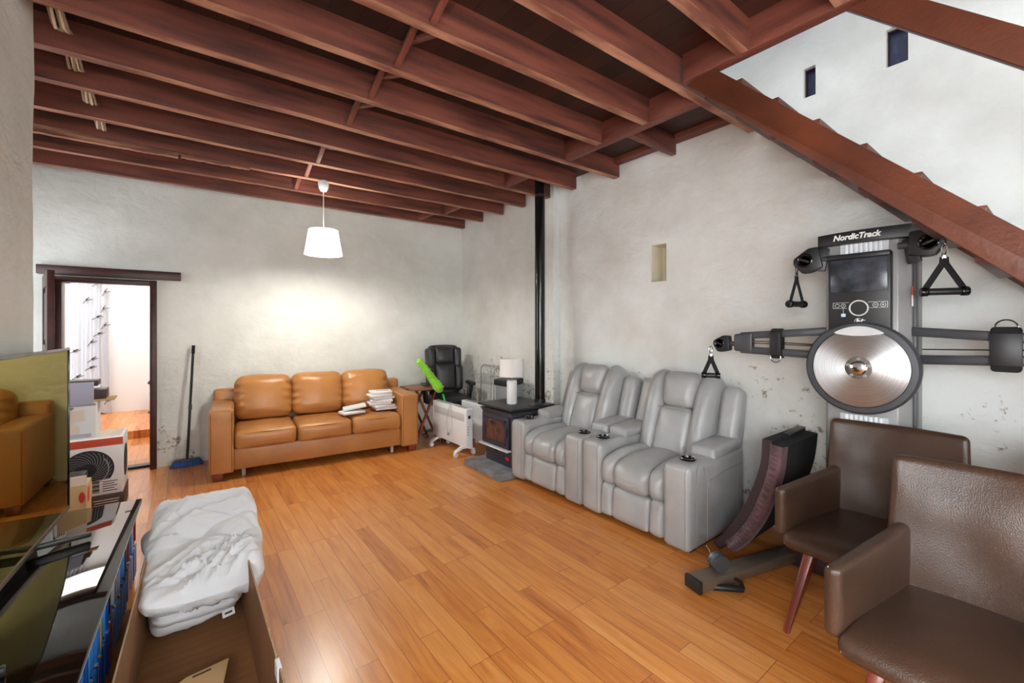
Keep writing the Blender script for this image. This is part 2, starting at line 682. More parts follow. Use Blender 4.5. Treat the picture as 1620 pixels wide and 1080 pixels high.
def thing(name, label, cat, loc=(0, 0, 0), rz=0.0, group=None):
    o = bpy.data.objects.new(name, None)
    o.empty_display_size = 0.1
    COL.objects.link(o)
    o.location = loc
    o.rotation_euler = (0, 0, rz)
    return tag(o, label, cat, group)


def copy_thing(o, loc=None, rz=None, label=None, group=None, parent=None):
    c = o.copy()
    COL.objects.link(c)
    if parent is not None:
        c.parent = parent
    if loc is not None:
        c.location = loc
    if rz is not None:
        c.rotation_euler = (0, 0, rz)
    if label:
        c['label'] = label
    if group:
        c['group'] = group
    for ch in o.children:
        copy_thing(ch, parent=c)
    return c


def text(name, body, size, material, parent, loc, rot, shear=0.0, extrude=0.0006, align='CENTER', weight=0.0, xs=1.0):
    cu = bpy.data.curves.new(name, 'FONT')
    cu.body = body
    cu.size = size
    cu.align_x = align
    cu.align_y = 'CENTER'
    cu.shear = shear
    cu.extrude = extrude
    cu.offset = weight
    cu.materials.append(material)
    tmp = bpy.data.objects.new('tmp_text', cu)
    COL.objects.link(tmp)
    bpy.context.view_layer.update()
    me = bpy.data.meshes.new_from_object(tmp.evaluated_get(bpy.context.evaluated_depsgraph_get()))
    bpy.data.objects.remove(tmp)
    o = bpy.data.objects.new(name, me)
    COL.objects.link(o)
    o.parent = parent
    o.location = loc
    o.rotation_euler = rot
    o.scale = (xs, 1, 1)
    return o


def arc(c, r, a0, a1, n, plane='xz', w=0.0):
    out = []
    for i in range(n + 1):
        a = R(a0 + (a1 - a0) * i / n)
        u, v = c[0] + r * math.cos(a), c[1] + r * math.sin(a)
        out.append({'xz': (u, w, v), 'yz': (w, u, v), 'xy': (u, v, w)}[plane])
    return out


def wob(p, amp, sc=1.3):
    p = Vector(p)
    a = noise.noise(p * sc) * amp + noise.noise(p * sc * 3.1 + Vector((5, 2, 9))) * amp * 0.45 + noise.noise(p * sc * 8) * amp * 0.16
    return a


# ------------------------------------------------------------------ room shell


def wall(name, fn, urange, zrange, depth, material, holes=(), step=0.07, amp=0.014, ntowards=None):
    """uneven plastered slab. fn(u) -> (x, y) on the wall line; ntowards(u) -> unit normal into the room; holes (u0,u1,z0,z1)"""
    us = [urange[0] + (urange[1] - urange[0]) * i / max(1, int((urange[1] - urange[0]) / step)) for i in range(int((urange[1] - urange[0]) / step) + 1)]
    zs = [zrange[0] + (zrange[1] - zrange[0]) * i / max(1, int((zrange[1] - zrange[0]) / step)) for i in range(int((zrange[1] - zrange[0]) / step) + 1)]
    for h in holes:
        us = [u for u in us if min(abs(u - h[0]), abs(u - h[1])) > step * 0.35] + [h[0], h[1]]
        zs = [z for z in zs if min(abs(z - h[2]), abs(z - h[3])) > step * 0.35] + [h[2], h[3]]
    us, zs = sorted(set(us)), sorted(set(zs))
    bm = bmesh.new()
    F, B = {}, {}
    for i, u in enumerate(us):
        x, y = fn(u)
        n = Vector(ntowards)
        for j, z in enumerate(zs):
            p = Vector((x, y, z))
            F[i, j] = bm.verts.new(p + n * wob(p, amp) + Vector((0, 0, 0)))
            B[i, j] = bm.verts.new(p - n * depth)

    def solid(i, j):
        if i < 0 or j < 0 or i >= len(us) - 1 or j >= len(zs) - 1:
            return False
        uc, zc = (us[i] + us[i + 1]) / 2, (zs[j] + zs[j + 1]) / 2
        return not any(h[0] < uc < h[1] and h[2] < zc < h[3] for h in holes)
    for i in range(len(us) - 1):
        for j in range(len(zs) - 1):
            if not solid(i, j):
                continue
            bm.faces.new((F[i, j], F[i + 1, j], F[i + 1, j + 1], F[i, j + 1]))
            bm.faces.new((B[i, j], B[i, j + 1], B[i + 1, j + 1], B[i + 1, j]))
            for (di, dj, a, b) in ((-1, 0, (i, j), (i, j + 1)), (1, 0, (i + 1, j + 1), (i + 1, j)), (0, -1, (i + 1, j), (i, j)), (0, 1, (i, j + 1), (i + 1, j + 1))):
                if not solid(i + di, j + dj):
                    bm.faces.new((F[a], F[b], B[b], B[a]))
    bmesh.ops.recalc_face_normals(bm, faces=bm.faces)
    for v in [v for v in bm.verts if not v.link_faces]:
        bm.verts.remove(v)
    sharp_shade(bm, 0.8)
    me = bpy.data.meshes.new(name)
    bm.to_mesh(me)
    bm.free()
    me.materials.append(material)
    o = bpy.data.objects.new(name, me)
    COL.objects.link(o)
    o['kind'] = 'structure'
    return o


def struct(name, mb, material):
    o = mb.build(name, material)
    o['kind'] = 'structure'
    return o


def BY(x):            # the back wall leans a little away to the left
    return 5.77 - 0.06 * x


DOOR = (-0.94, -0.2, 0.0, 1.93)
struct('floor', MB().span((-1.9, -1.9, -0.12), (3.7, 6.12, 0.0)), M['floor'])
wall('wall_back', lambda u: (u, BY(u)), (-1.85, 3.45), (-0.02, 3.2), 0.32, M['plaster'], holes=[DOOR], ntowards=(-0.06, -1, 0), amp=0.013)
NICHE = (2.19, 2.35, 1.865, 2.205)
WIN1 = (1.055, 1.125, 3.03, 3.235)
WIN2 = (0.585, 0.685, 3.035, 3.265)
wall('wall_right', lambda u: (3.42, u), (-1.75, 3.62), (-0.02, 5.4), 0.3, M['plaster_side'], holes=[NICHE, WIN1, WIN2], ntowards=(-1, 0, 0), amp=0.016)
wall('wall_right_chimney', lambda u: (3.335, u), (3.56, 5.75), (-0.02, 5.4), 0.3, M['plaster_side'], ntowards=(-1, 0, 0), amp=0.012)
nb = MB()
nb.span((3.60, 2.19, 1.865), (3.68, 2.35, 2.205))
nb.span((3.425, 2.344, 1.865), (3.61, 2.352, 2.205))
nb.span((3.425, 2.188, 1.865), (3.61, 2.194, 2.205))
nb.span((3.425, 2.19, 2.20), (3.61, 2.35, 2.207))
nb.span((3.425, 2.19, 1.863), (3.61, 2.35, 1.868))
struct('wall_niche', nb, M['cream'])
for n, h in (('window_1', WIN1), ('window_2', WIN2)):
    w = MB()
    w.span((3.47, h[0] - .01, h[2] - .01), (3.49, h[1] + .01, h[3] + .01))
    wo = struct(n, w, M['blueglass'])
    f = MB()
    f.span((3.445, h[0] - .004, h[2] - .004), (3.475, h[1] + .004, h[2] + .008))
    f.span((3.445, h[0] - .004, h[3] - .008), (3.475, h[1] + .004, h[3] + .004))
    f.span((3.445, h[0] - .004, h[2]), (3.475, h[0] + .006, h[3]))
    f.span((3.445, h[1] - .006, h[2]), (3.475, h[1] + .004, h[3]))
    f.build('frame', M['darkwood'], wo)

# left wall pier that ends beside the doorway alcove
SW_ = (-1.2, 0.1, 0.9, 2.1)  # invented window opening, cut for the added side fill lamp
wall('wall_left', lambda u: (-0.585 - 0.04 * (3.15 - u), u), (-1.75, 3.15), (-0.02, 3.2), 0.22, M['plaster'], holes=[SW_], ntowards=(1, 0, 0), amp=0.010)
f = MB()
for y in (-1.17, -0.55, 0.07):
    f.span((-0.92, y - .03, 0.9), (-0.87, y + .03, 2.1))
for z in (0.93, 2.07):
    f.span((-0.91, -1.2, z - .03), (-0.875, 0.1, z + .03))
struct('added_side_window', f, M['pvc'])  # frame of the invented side window
wall('wall_left_return', lambda u: (u, 3.12), (-1.85, -0.64), (-0.02, 3.2), 0.2, M['plaster'], ntowards=(0, 1, 0), amp=0.012)
ALC = (4.15, 5.35, 0.95, 2.3)
wall('wall_left_alcove', lambda u: (-1.72, u), (2.9, 5.95), (-0.02, 3.2), 0.25, M['plaster'], holes=[ALC], ntowards=(1, 0, 0), amp=0.012)
FW = (-0.5, 1.6, 0.75, 2.35)
wall('wall_front', lambda u: (u, -1.72), (-0.9, 3.55), (-0.02, 5.4), 0.25, M['plaster'], holes=[FW], ntowards=(0, 1, 0), amp=0.012)
for n, lo, hi in (('window_3', (-0.5, -1.9, 0.75), (1.6, -1.86, 2.35)),):
    f = MB()
    for x in (-0.48, 0.55, 1.58):
        f.span((x - .03, -1.9, 0.75), (x + .03, -1.84, 2.35))
    for z in (0.78, 1.6, 2.32):
        f.span((-0.5, -1.89, z - .03), (1.6, -1.85, z + .03))
    struct(n, f, M['pvc'])
f = MB()
for y in (4.17, 4.75, 5.33):
    f.span((-1.9, y - .03, 0.95), (-1.85, y + .03, 2.3))
for z in (0.98, 2.27):
    f.span((-1.89, 4.15, z - .03), (-1.86, 5.35, z + .03))
struct('window_4', f, M['pvc'])

# boarded ceiling with the stairwell left open
cb = MB()
cb.span((-1.9, 1.5, 3.09), (3.42, 6.0, 3.13))
cb.span((-1.9, -1.9, 3.09), (2.45, 1.5, 3.13))
struct('ceiling', cb, M['boards'])
up = MB()
up.span((-1.9, 1.56, 3.13), (2.4, 1.6, 5.4))
struct('wall_upper', MB().span((-1.9, 6.0, 3.13), (3.6, 6.05, 5.4)), M['room_white'])

# ------------------------------------------------------------------ joists
JO = [('ceiling_joist', -1.85, 5.67, 3.34, 5.49, 'dark brown ceiling joist lying flush against the top of the back wall'),
      ('ceiling_joist', -1.75, 5.17, 3.32, 5.00, 'second ceiling joist out from the back wall, orange lit above the pendant'),
      ('ceiling_joist', -1.75, 4.68, 3.32, 4.52, 'split and ragged ceiling joist that carries the white pendant rose'),
      ('ceiling_joist', -1.75, 4.24, 3.32, 4.07, 'fourth ceiling joist out from the back wall, next beyond the pendant'),
      ('ceiling_joist', -1.75, 3.74, 3.32, 3.63, 'ceiling joist with a solid noggin meeting it beside the flue pipe top'),
      ('ceiling_joist', -1.75, 3.31, 3.31, 3.215, 'old cracked rough edged ceiling joist ending on the wall past the flue'),
      ('ceiling_joist', -1.75, 2.86, 3.40, 2.725, 'red ceiling joist reaching the right wall where the trimmer begins'),
      ('ceiling_joist', -0.75, 2.425, 2.66, 2.31, 'red ceiling joist framed into the far part of the trimmer'),
      ('ceiling_joist', -0.75, 1.985, 2.66, 1.87, 'red ceiling joist framed into the middle of the trimmer'),
      ('ceiling_joist', -0.75, 1.53, 3.40, 1.455, 'heavy red ceiling joist that the staircase top hangs from'),
      ('ceiling_joist', -0.75, 1.09, 2.385, 1.07, 'short red ceiling joist ending on the stairwell edge beam'),
      ('ceiling_joist', -0.75, 0.64, 2.385, 0.63, 'ceiling joist nearest the camera, at the very top edge of the view')]
ZB, ZT = 2.92, 3.09
jpos = []
for k, (n, x0, y0, x1, y1, lab) in enumerate(JO):
    t = bmesh.new()
    w = 0.062
    nseg = 60
    sec = []
    rough = 1.0 if k in (2, 5) else 0.25
    for i in range(nseg + 1):
        q = i / nseg
        x = x0 + (x1 - x0) * q
        y = y0 + (y1 - y0) * q
        dz = noise.noise(Vector((x * 2.3, k * 9.1, 0))) * 0.010 * rough
        dy = noise.noise(Vector((x * 1.9, k * 5.3, 4))) * 0.010 * rough
        if k == 2 and x < 0.1:
            dz += 0.02 + 0.012 * noise.noise(Vector((x * 6, 1, 1)))
        if k == 0:
            dz += 0.0
        sec.append([t.verts.new((x, y - w / 2 + dy, ZB + dz)), t.verts.new((x, y + w / 2 + dy * 0.5, ZB + dz * 0.7)), t.verts.new((x, y + w / 2, ZT)), t.verts.new((x, y - w / 2, ZT))])
    for a, b in zip(sec[:-1], sec[1:]):
        for q in range(4):
            t.faces.new((a[q], a[(q + 1) % 4], b[(q + 1) % 4], b[q]))
    t.faces.new(list(reversed(sec[0])))
    t.faces.new(sec[-1])
    bmesh.ops.recalc_face_normals(t, faces=t.faces)
    mb = MB()
    mb.bm.free()
    mb.bm = t
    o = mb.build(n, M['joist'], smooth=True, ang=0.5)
    o.data.materials.append(M['joist_edge'])  # joist undersides take a paler colour than the sides
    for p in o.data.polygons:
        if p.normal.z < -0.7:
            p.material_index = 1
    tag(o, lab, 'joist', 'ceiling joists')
    jpos.append((x0, y0, x1, y1))


JOIST3 = [o for o in COL.objects if o.get('label', '').startswith('split and ragged')][0]


def jy(k, x):
    x0, y0, x1, y1 = jpos[k]
    return y0 + (y1 - y0) * (x - x0) / (x1 - x0)


for x0, x1, zc, hh, seed in ((-1.0, -0.02, 2.903, 0.034, 1), (0.0, 0.50, 2.908, 0.022, 5)):
    b_ = MB()
    n_ = 40
    b_.prism([(x0 + (x1 - x0) * i / n_, zc + hh / 2) for i in range(n_ + 1)] + [(x0 + (x1 - x0) * i / n_, zc - hh / 2 + 0.012 * abs(noise.noise(Vector((i * 0.35, seed, 0)))) + 0.02 * (max(0, i / n_ - 0.8))) for i in range(n_, -1, -1)],
             -0.022, 0.022, 'xz')
    for v in b_.bm.verts:
        v.co.y += jy(2, v.co.x)
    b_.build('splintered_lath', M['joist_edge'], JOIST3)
# trimmer, wall plate, stairwell edge beam
tag(MB().box((2.70, 2.09, 3.005), (0.075, 1.22, 0.17), 0.004).build('trimmer_beam', M['joist_x']), 'red trimmer beam across the ends of two joists near the right wall', 'beam')
tag(MB().box((2.42, 0.12, 3.005), (0.07, 2.6, 0.17), 0.004).build('stairwell_beam', M['joist_x']), 'red edge beam along the open stairwell above the stringer', 'beam')
tag(MB().box((3.36, 2.13, 3.07), (0.09, 1.14, 0.06), 0.004).build('wall_plate', M['joist_x']), 'dark timber wall plate on the right wall behind the trimmer', 'beam')
tag(MB().box((3.03, 2.07, 3.005), (0.62, 0.05, 0.165), 0.004).build('joist_stub', M['joist']), 'short joist stub between the trimmer beam and the right wall', 'joist')
tag(MB().box((2.57, 1.512, 3.0), (0.09, 0.06, 0.10), 0.004).build('timber_cleat', M['joist']), 'small square timber cleat fixed under the heavy joist by the trimmer', 'cleat')
tag(MB().box((2.60, 5.24, 3.005), (0.05, 0.44, 0.16), 0.004).build('noggin', M['joist_x']), 'solid noggin between the last two joists before the back wall', 'noggin', 'ceiling noggins')
tag(MB().box((2.73, 4.78, 3.005), (0.05, 0.40, 0.16), 0.004).build('noggin', M['joist_x']), 'solid noggin between second and third joists out from the back wall', 'noggin', 'ceiling noggins')
tag(MB().box((2.71, 3.44, 3.005), (0.05, 0.36, 0.16), 0.004).build('noggin', M['joist_x']), 'solid noggin just in front of the flue pipe top', 'noggin', 'ceiling noggins')
# herringbone struts between joists
names = ['back wall joist and second joist', 'second and third joists', 'third and fourth joists', 'fourth and fifth joists', 'fifth joist and cracked joist',
         'cracked joist and the next red joist', 'two joists over the middle of the room', 'two joists framed into the trimmer', 'trimmer joist and heavy stair joist', 'stair joist and short joist']
for k in range(0, 10):
    if k in (0, 4):
        continue
    x = 0.99
    ya, yb = jy(k, x) - 0.032, jy(k + 1, x) + 0.032
    t = thing('herringbone_strut', 'crossed pair of thin bridging battens between ' + names[k], 'strut', (x, (ya + yb) / 2, ZB), 0, 'herringbone bridging struts')
    hl = (ya - yb) / 2
    MB().bar((-0.02, hl, 0.012), (-0.02, -hl, 0.155), 0.035, 0.022, 0.002).build('batten', M['joist_x'], t)
    MB().bar((0.022, hl, 0.155), (0.022, -hl, 0.012), 0.035, 0.022, 0.002).build('batten', M['joist_x'], t)

# cables strung through the joists
ct = thing('cable_bundle', 'bundle of old cream cables strung across the joists near the left wall', 'cable', (-0.477, 4.0, 3.0))
for s in range(5):
    pts = []
    for k in range(6, 1, -1):
        y0 = jy(k, -0.477)
        pts.append((-0.01 + 0.012 * (s - 2), y0 - 4.0, 0.03))
        if k > 2:
            y1 = jy(k - 1, -0.477)
            for q in (0.3, 0.5, 0.7):
                pts.append((0.012 * (s - 2) + random.uniform(-.006, .006), y0 + (y1 - y0) * q - 4.0, 0.03 - (0.085 + 0.02 * random.random()) * (1 - abs(q - 0.5) * 2.2)))
    MB().tube(pts, 0.0068, 6).build('cable', M['cable'] if s % 2 else M['cable2'], ct)

# ------------------------------------------------------------------ staircase (45 degrees, along the right wall)
st = thing('staircase', 'red brown open timber staircase rising along the right wall into the ceiling', 'staircase', (2.4, 0, 0))


def szb(y):
    return 1.509 + 0.99 * y


def stringer(x0, x1):
    mb = MB()
    mb.prism([(-1.5, szb(-1.5)), (1.40, szb(1.40)), (1.40, szb(1.40) + 0.01), (1.24, szb(1.24) + 0.19), (-1.5, szb(-1.5) + 0.19)], x0, x1, 'yz', 0.004)
    return mb


stringer(0.0, 0.045).build('stringer', M['stair'], st)
stringer(0.93, 0.975).build('stringer', M['stair'], st)
for k in range(14):
    y = 1.15 - 0.181 * k
    z = 2.822 - 0.1805 * k
    if z < 0.2:
        break
    MB().box((0.49, y + 0.055, z - 0.018), (0.90, 0.215, 0.036), 0.004).build('tread', M['stair'], st)
rl = MB()
rl.prism([(-1.45, szb(-1.45) + 0.79), (1.0, szb(1.0) + 0.79), (1.0, szb(1.0) + 0.94), (-1.45, szb(-1.45) + 0.94)], 0.04, 0.085, 'yz', 0.005)
rl.build('handrail', M['stair'], st)
pm = MB()
pm.box((0.065, 0.45, szb(0.45) + 0.0), (0.0, 0.0, 0.0))
for y in (-1.3,):
    p = MB()
    p.box((0.062, y, szb(y) + 0.5), (0.045, 0.09, 0.95), 0.004)
    p.build('newel_post', M['stair'], st)

# ------------------------------------------------------------------ doorway and the next room
lin_ = MB()
lin_.bar((-1.05, BY(-1.05) - 0.035, 1.99), (0.0, BY(0) - 0.035, 1.985), 0.07, 0.085, 0.004)
struct('trim_1', lin_, M['darkwood'])
fr = MB()
fr.box((-0.225, BY(-.22) - 0.005, 0.965), (0.055, 0.12, 1.93), 0.004)
fr.box((-0.915, BY(-.92) - 0.005, 0.965), (0.055, 0.12, 1.93), 0.004)
fr.box((-0.57, BY(-.57) - 0.005, 1.905), (0.74, 0.12, 0.05), 0.004)
struct('trim_2', fr, M['darkwood'])
th = MB()
th.box((-0.57, BY(-.57) + 0.10, 0.012), (0.76, 0.10, 0.024), 0.003)
struct('trim_3', th, M['black'])
# the open door leaf
dl = thing('panel_door', 'dark maroon panelled door standing open at the doorway', 'door', (-0.99, BY(-1) - 0.06, 0.0), R(-78.0))
MB().span((0.0, -0.022, 0.02), (0.10, 0.022, 1.92), 0.003).build('stile', M['darkwood'], dl)
MB().span((0.62, -0.022, 0.02), (0.73, 0.022, 1.92), 0.003).build('stile', M['darkwood'], dl)
for z0, z1 in ((0.02, 0.22), (0.78, 0.93), (1.20, 1.30), (1.80, 1.92)):
    MB().span((0.10, -0.022, z0), (0.62, 0.022, z1), 0.002).build('rail', M['darkwood'], dl)
for z0, z1 in ((0.22, 0.78), (0.93, 1.2), (1.3, 1.8)):
    p = MB()
    p.span((0.10, -0.009, z0), (0.62, 0.009, z1))
    p.span((0.14, -0.016, z0 + .04), (0.58, 0.016, z1 - .04), 0.006)
    p.build('panel', M['darkwood'], dl)

struct('floor_next_room', MB().span((-3.0, 6.12, -0.12), (1.5, 7.47, 0.0)), M['floor'])
struct('floor_next_room_step', MB().span((-3.0, 7.47, -0.12), (1.5, 9.4, 0.1)), M['floor'])
struct('wall_next_room_right', MB().span((1.3, 6.1, 0), (1.4, 9.4, 2.6)), M['room_white'])
struct('wall_next_room_left', MB().span((-3.0, 6.1, 0), (-2.9, 9.4, 2.6)), M['room_white'])
struct('ceiling_next_room', MB().span((-3.0, 6.1, 2.6), (1.5, 9.5, 2.7)), M['room_white'])
bw = MB()
bw.span((-0.95, 9.3, 0), (1.5, 9.4, 2.6))
bw.span((-3.0, 9.3, 0), (-2.75, 9.4, 2.6))
bw.span((-2.75, 9.3, 2.2), (-0.95, 9.4, 2.6))
struct('wall_next_room_back', bw, M['room_white'])
w5 = struct('window_5', MB().span((-2.75, 9.37, 0.1), (-0.95, 9.39, 2.2)), M['daylight'])
f = MB()
for x in (-2.73, -2.22, -1.86, -1.38, -0.98):
    f.span((x - .04, 9.31, 0.1), (x + .04, 9.37, 2.2))
for z in (0.14, 2.16):
    f.span((-2.75, 9.31, z - .04), (-0.95, 9.37, z + .04))
f.span((-2.75, 9.31, 0.1), (-2.22, 9.37, 0.95))
f.build('frame', M['pvc'], w5)
MB().box((-1.36, 9.285, 1.05), (0.03, 0.04, 0.2), 0.005).build('handle', mat('blue_grey_handle', (60, 80, 130), 0.4), w5)


def curtain(x0, x1, y, z0, z1, gather, lab):
    t = thing('curtain', lab, 'curtain', ((x0 + x1) / 2, y, z0), 0, 'curtains in the next room')
    bm = bmesh.new()
    nx, nz = 60, 24
    g = []
    cx = (x0 + x1) / 2
    for i in range(nx + 1):
        q = i / nx
        row = []
        for j in range(nz + 1):
            v = j / nz
            wsc = 1 - gather * math.sin(v * PI) * 0.5
            x = (x0 + (x1 - x0) * q - cx) * wsc
            row.append(bm.verts.new((x, 0.05 * math.sin(q * PI * 9 + 0.6 * math.sin(v * 3)) * (0.6 + 0.4 * v), v * (z1 - z0))))
        g.append(row)
    for i in range(nx):
        for j in range(nz):
            bm.faces.new((g[i][j], g[i + 1][j], g[i + 1][j + 1], g[i][j + 1]))
    r = bmesh.ops.solidify(bm, geom=list(bm.faces), thickness=0.004)
    mb = MB()
    mb.bm.free()
    mb.bm = bm
    c = mb.build('cloth', M['curtain'], t)
    lf = MB()
    rr = random.Random(int(abs(x0) * 100))
    for k in range(18):
        lx = rr.uniform(-0.8, 0.8) * (x1 - x0) / 2
        lz = (k + 0.5) / 18 * (z1 - z0)
        ln = 0.13
        a = rr.uniform(0.4, 1.2)
        dx, dz = math.cos(a) * ln / 2, math.sin(a) * ln / 2
        lf.bar((lx - dx, -0.058, lz - dz), (lx + dx, -0.058, lz + dz), 0.016, 0.002, 0, up=(0, 1, 0))
        lf.bar((lx, -0.058, lz), (lx + 0.08, -0.058, lz + 0.02), 0.05, 0.002, 0, up=(0, 1, 0), w1=0.006, h1=0.002)
    tag(lf.build('leaf_print', M['leafprint'], c), kind='stuff')
    return t


curtain(-1.92, -1.44, 9.2, 0.18, 2.45, 0.25, 'white leaf printed curtain left of the gap, seen through the doorway')
curtain(-1.34, -0.86, 9.2, 0.12, 2.45, 0.3, 'white leaf printed curtain right of the gap, seen through the doorway')
tag(MB().cyl((-2.6, 9.2, 2.46), (-0.7, 9.2, 2.46), 0.014).build('curtain_rod', M['steel_dark']), 'dark curtain rod above the glazed door in the next room', 'curtain rod')
bn = thing('pedal_bin', 'white pedal bin with a grey lid rim beyond the doorway', 'bin', (-0.26, 9.0, 0.1))
MB().box((0, 0, 0.235), (0.30, 0.26, 0.43), 0.03).build('body', M['white_plastic'], bn)
MB().box((0, 0, 0.475), (0.32, 0.28, 0.045), 0.02).build('lid', M['steel_dark'], bn)
MB().box((0, 0, 0.01), (0.31, 0.27, 0.02), 0.008).build('base', M['steel_dark'], bn)

# ------------------------------------------------------------------ boxes by the door
hb = thing('printed_carton', 'dark printed carton on the floor beneath the fan box', 'box', (-0.59, 4.77, 0))
MB().box((0, 0, 0.075), (0.46, 0.39, 0.148), 0.003).build('body', M['brown_print'], hb)
b_ = MB()
b_.box((-0.02, -0.196, 0.075), (0.085, 0.003, 0.10), 0.0)
lb = b_.build('logo_panel', M['ink'], hb)
text('lettering', 'HP', 0.05, M['ink_white'], lb, (-0.02, -0.199, 0.085), (R(90), 0, 0))
b_ = MB()
b_.box((-0.02, -0.198, 0.045), (0.06, 0.002, 0.012))
b_.build('red_stripe', M['red'], lb)
b_ = MB()
for i in range(5):
    b_.box((0.13, -0.196, 0.035 + i * 0.019), (0.15 - 0.012 * (i % 2), 0.002, 0.005))
b_.build('fine_print', M['beige'], hb)

fb = thing('fan_box', 'white and orange fan carton with a black fan pictured on it', 'box', (-0.595, 4.775, 0.15))
MB().box((0, 0, 0.219), (0.46, 0.38, 0.436), 0.003).build('body', M['paper'], fb)
b_ = MB()
b_.box((0, -0.1905, 0.408), (0.46, 0.003, 0.058))
b_.build('orange_band', M['orange_red'], fb)
b_ = MB()
b_.lathe([(0.150, 0), (0.150, 0.002), (0, 0.002)], (0.03, -0.1905, 0.205), 48, (0, -1, 0))
b_.box((0.02, -0.1915, 0.045), (0.13, 0.002, 0.06))
fp = b_.build('fan_picture', M['ink'], fb)
b_ = MB()
for k in range(26):
    a = 2 * PI * k / 26
    pts = []
    for q in range(7):
        rr = 0.05 + 0.088 * q / 6
        aa = a + 0.9 * q / 6
        pts.append((0.03 + rr * math.cos(aa), -0.1932, 0.205 + rr * math.sin(aa)))
    b_.tube(pts, 0.0014, 5)
b_.tube(arc((0.03, 0.205), 0.118, -60, 40, 20, 'xz', -0.1935), 0.003, 6)
b_.build('grille_lines', M['ink_grey'], fp)
b_ = MB()
b_.lathe([(0.042, 0), (0.042, 0.003), (0, 0.003)], (-0.005, -0.1925, 0.205), 30, (0, -1, 0))
b_.build('fan_hub', M['black'], fp)
text('lettering', 'Fan', 0.062, M['ink'], fb, (-0.175, -0.192, 0.335), (R(90), 0, 0), align='CENTER', weight=0.001)
b_ = MB()
b_.box((0.135, -0.1930, 0.068), (0.175, 0.003, 0.105), rot=(0, R(-4), 0))
lb = b_.build('shipping_label', M['ink_white'], fb)
b_ = MB()
for i in range(9):
    b_.box((0.075, -0.1952, 0.025 + i * 0.0105), (0.04, 0.001, 0.004 + 0.003 * (i % 3)))
for i in range(5):
    b_.box((0.155 - 0.008 * (i % 2), -0.1952, 0.03 + i * 0.018), (0.085 - 0.016 * (i % 2), 0.001, 0.006))
b_.build('printed_lines', M['ink'], lb)
b_ = MB()
b_.lathe([(0.13, 0), (0.13, 0.002), (0, 0.002)], (0.2305, 0.0, 0.215), 40, (1, 0, 0))
b_.build('side_picture', M['ink'], fb)
b_ = MB()
b_.box((0.06, 0.02, 0.4385), (0.30, 0.30, 0.002))
b_.build('top_print', M['beige'], fb)

lx = thing('lamp_box', 'white carton with a table lamp pictured on it, flap raised', 'box', (-0.665, 4.795, 0.588))
MB().box((0, 0, 0.136), (0.27, 0.27, 0.27), 0.003).build('body', M['paper'], lx)
b_ = MB()
b_.box((0.005, -0.1365, 0.18), (0.135, 0.003, 0.085), deform=lambda c: (c.x * (1 - 0.6 * c.z), c.y, c.z))
b_.build('shade_picture', M['beige'], lx)
b_ = MB()
b_.lathe([(0.04, 0), (0.035, 0.05), (0.012, 0.075), (0.008, 0.1), (0, 0.1)], (0.005, -0.137, 0.045), 24)
for v in b_.bm.verts:
    v.co.y = -0.137 + (v.co.y + 0.137) * 0.05
b_.build('base_picture', M['beige'], lx)
text('lettering', 'n Lamp', 0.032, M['ink'], lx, (-0.035, -0.138, 0.243), (R(90), 0, 0), weight=0.0008)
b_ = MB()
for i in range(4):
    b_.box((0.0, -0.1365, 0.012 + i * 0.008), (0.22, 0.002, 0.004))
b_.build('printed_lines', M['ink_grey'], lx)
MB().box((-0.005, -0.133, 0.355), (0.26, 0.005, 0.165), 0.001, rot=(R(-3), 0, 0)).build('flap', M['lav'], lx)
MB().box((0.0, -0.1365, 0.262), (0.27, 0.003, 0.018)).build('grey_band', M['ink_grey'], lx)

tr = thing('brown_tray', 'stacked dark brown shallow trays on the lamp carton behind its flap', 'tray', (-0.66, 4.85, 0.86))
MB().box((0.03, 0.0, 0.055), (0.30, 0.18, 0.075), 0.004).build('lower_tray', M['brown_print'], tr)
MB().box((0.06, 0.0, 0.008), (0.34, 0.2, 0.014), 0.002).build('board', M['card_light'], tr)
MB().box((-0.03, 0.0, 0.145), (0.32, 0.18, 0.045), 0.004).build('upper_tray', M['brown_print'], tr)
MB().box((-0.08, 0.0, 0.107), (0.2, 0.16, 0.03), 0.002).build('packing', M['beige'], tr)

sb = thing('tan_packet', 'small open tan packet with a red mark behind the media bench', 'box', (-0.545, 3.86, 0))
MB().span((-0.075, -0.10, 0.0), (0.075, 0.10, 0.46), 0.003).build('body', M['card_light'], sb)
MB().box((0.02, -0.085, 0.49), (0.11, 0.004, 0.07), rot=(R(12), 0, 0)).build('flap', M['beige'], sb)
b_ = MB()
b_.lathe([(0.03, 0), (0.03, 0.002), (0, 0.002)], (0.0755, -0.03, 0.39), 20, (1, 0, 0), )
for v in b_.bm.verts:
    v.co.z = 0.39 + (v.co.z - 0.39) * 1.6
b_.build('red_mark', M['red'], sb)
b_ = MB()
b_.lathe([(0.014, 0), (0.014, 0.002), (0, 0.002)], (0.055, -0.1005, 0.39), 20, (0, -1, 0))
for v in b_.bm.verts:
    v.co.z = 0.39 + (v.co.z - 0.39) * 2.4
b_.build('red_mark', M['red'], sb)
tag(MB().box((-0.59, 4.2, 0.22), (0.13, 0.14, 0.44), 0.01).build('black_case', M['black']), 'small black upright case standing in front of the fan carton', 'case')

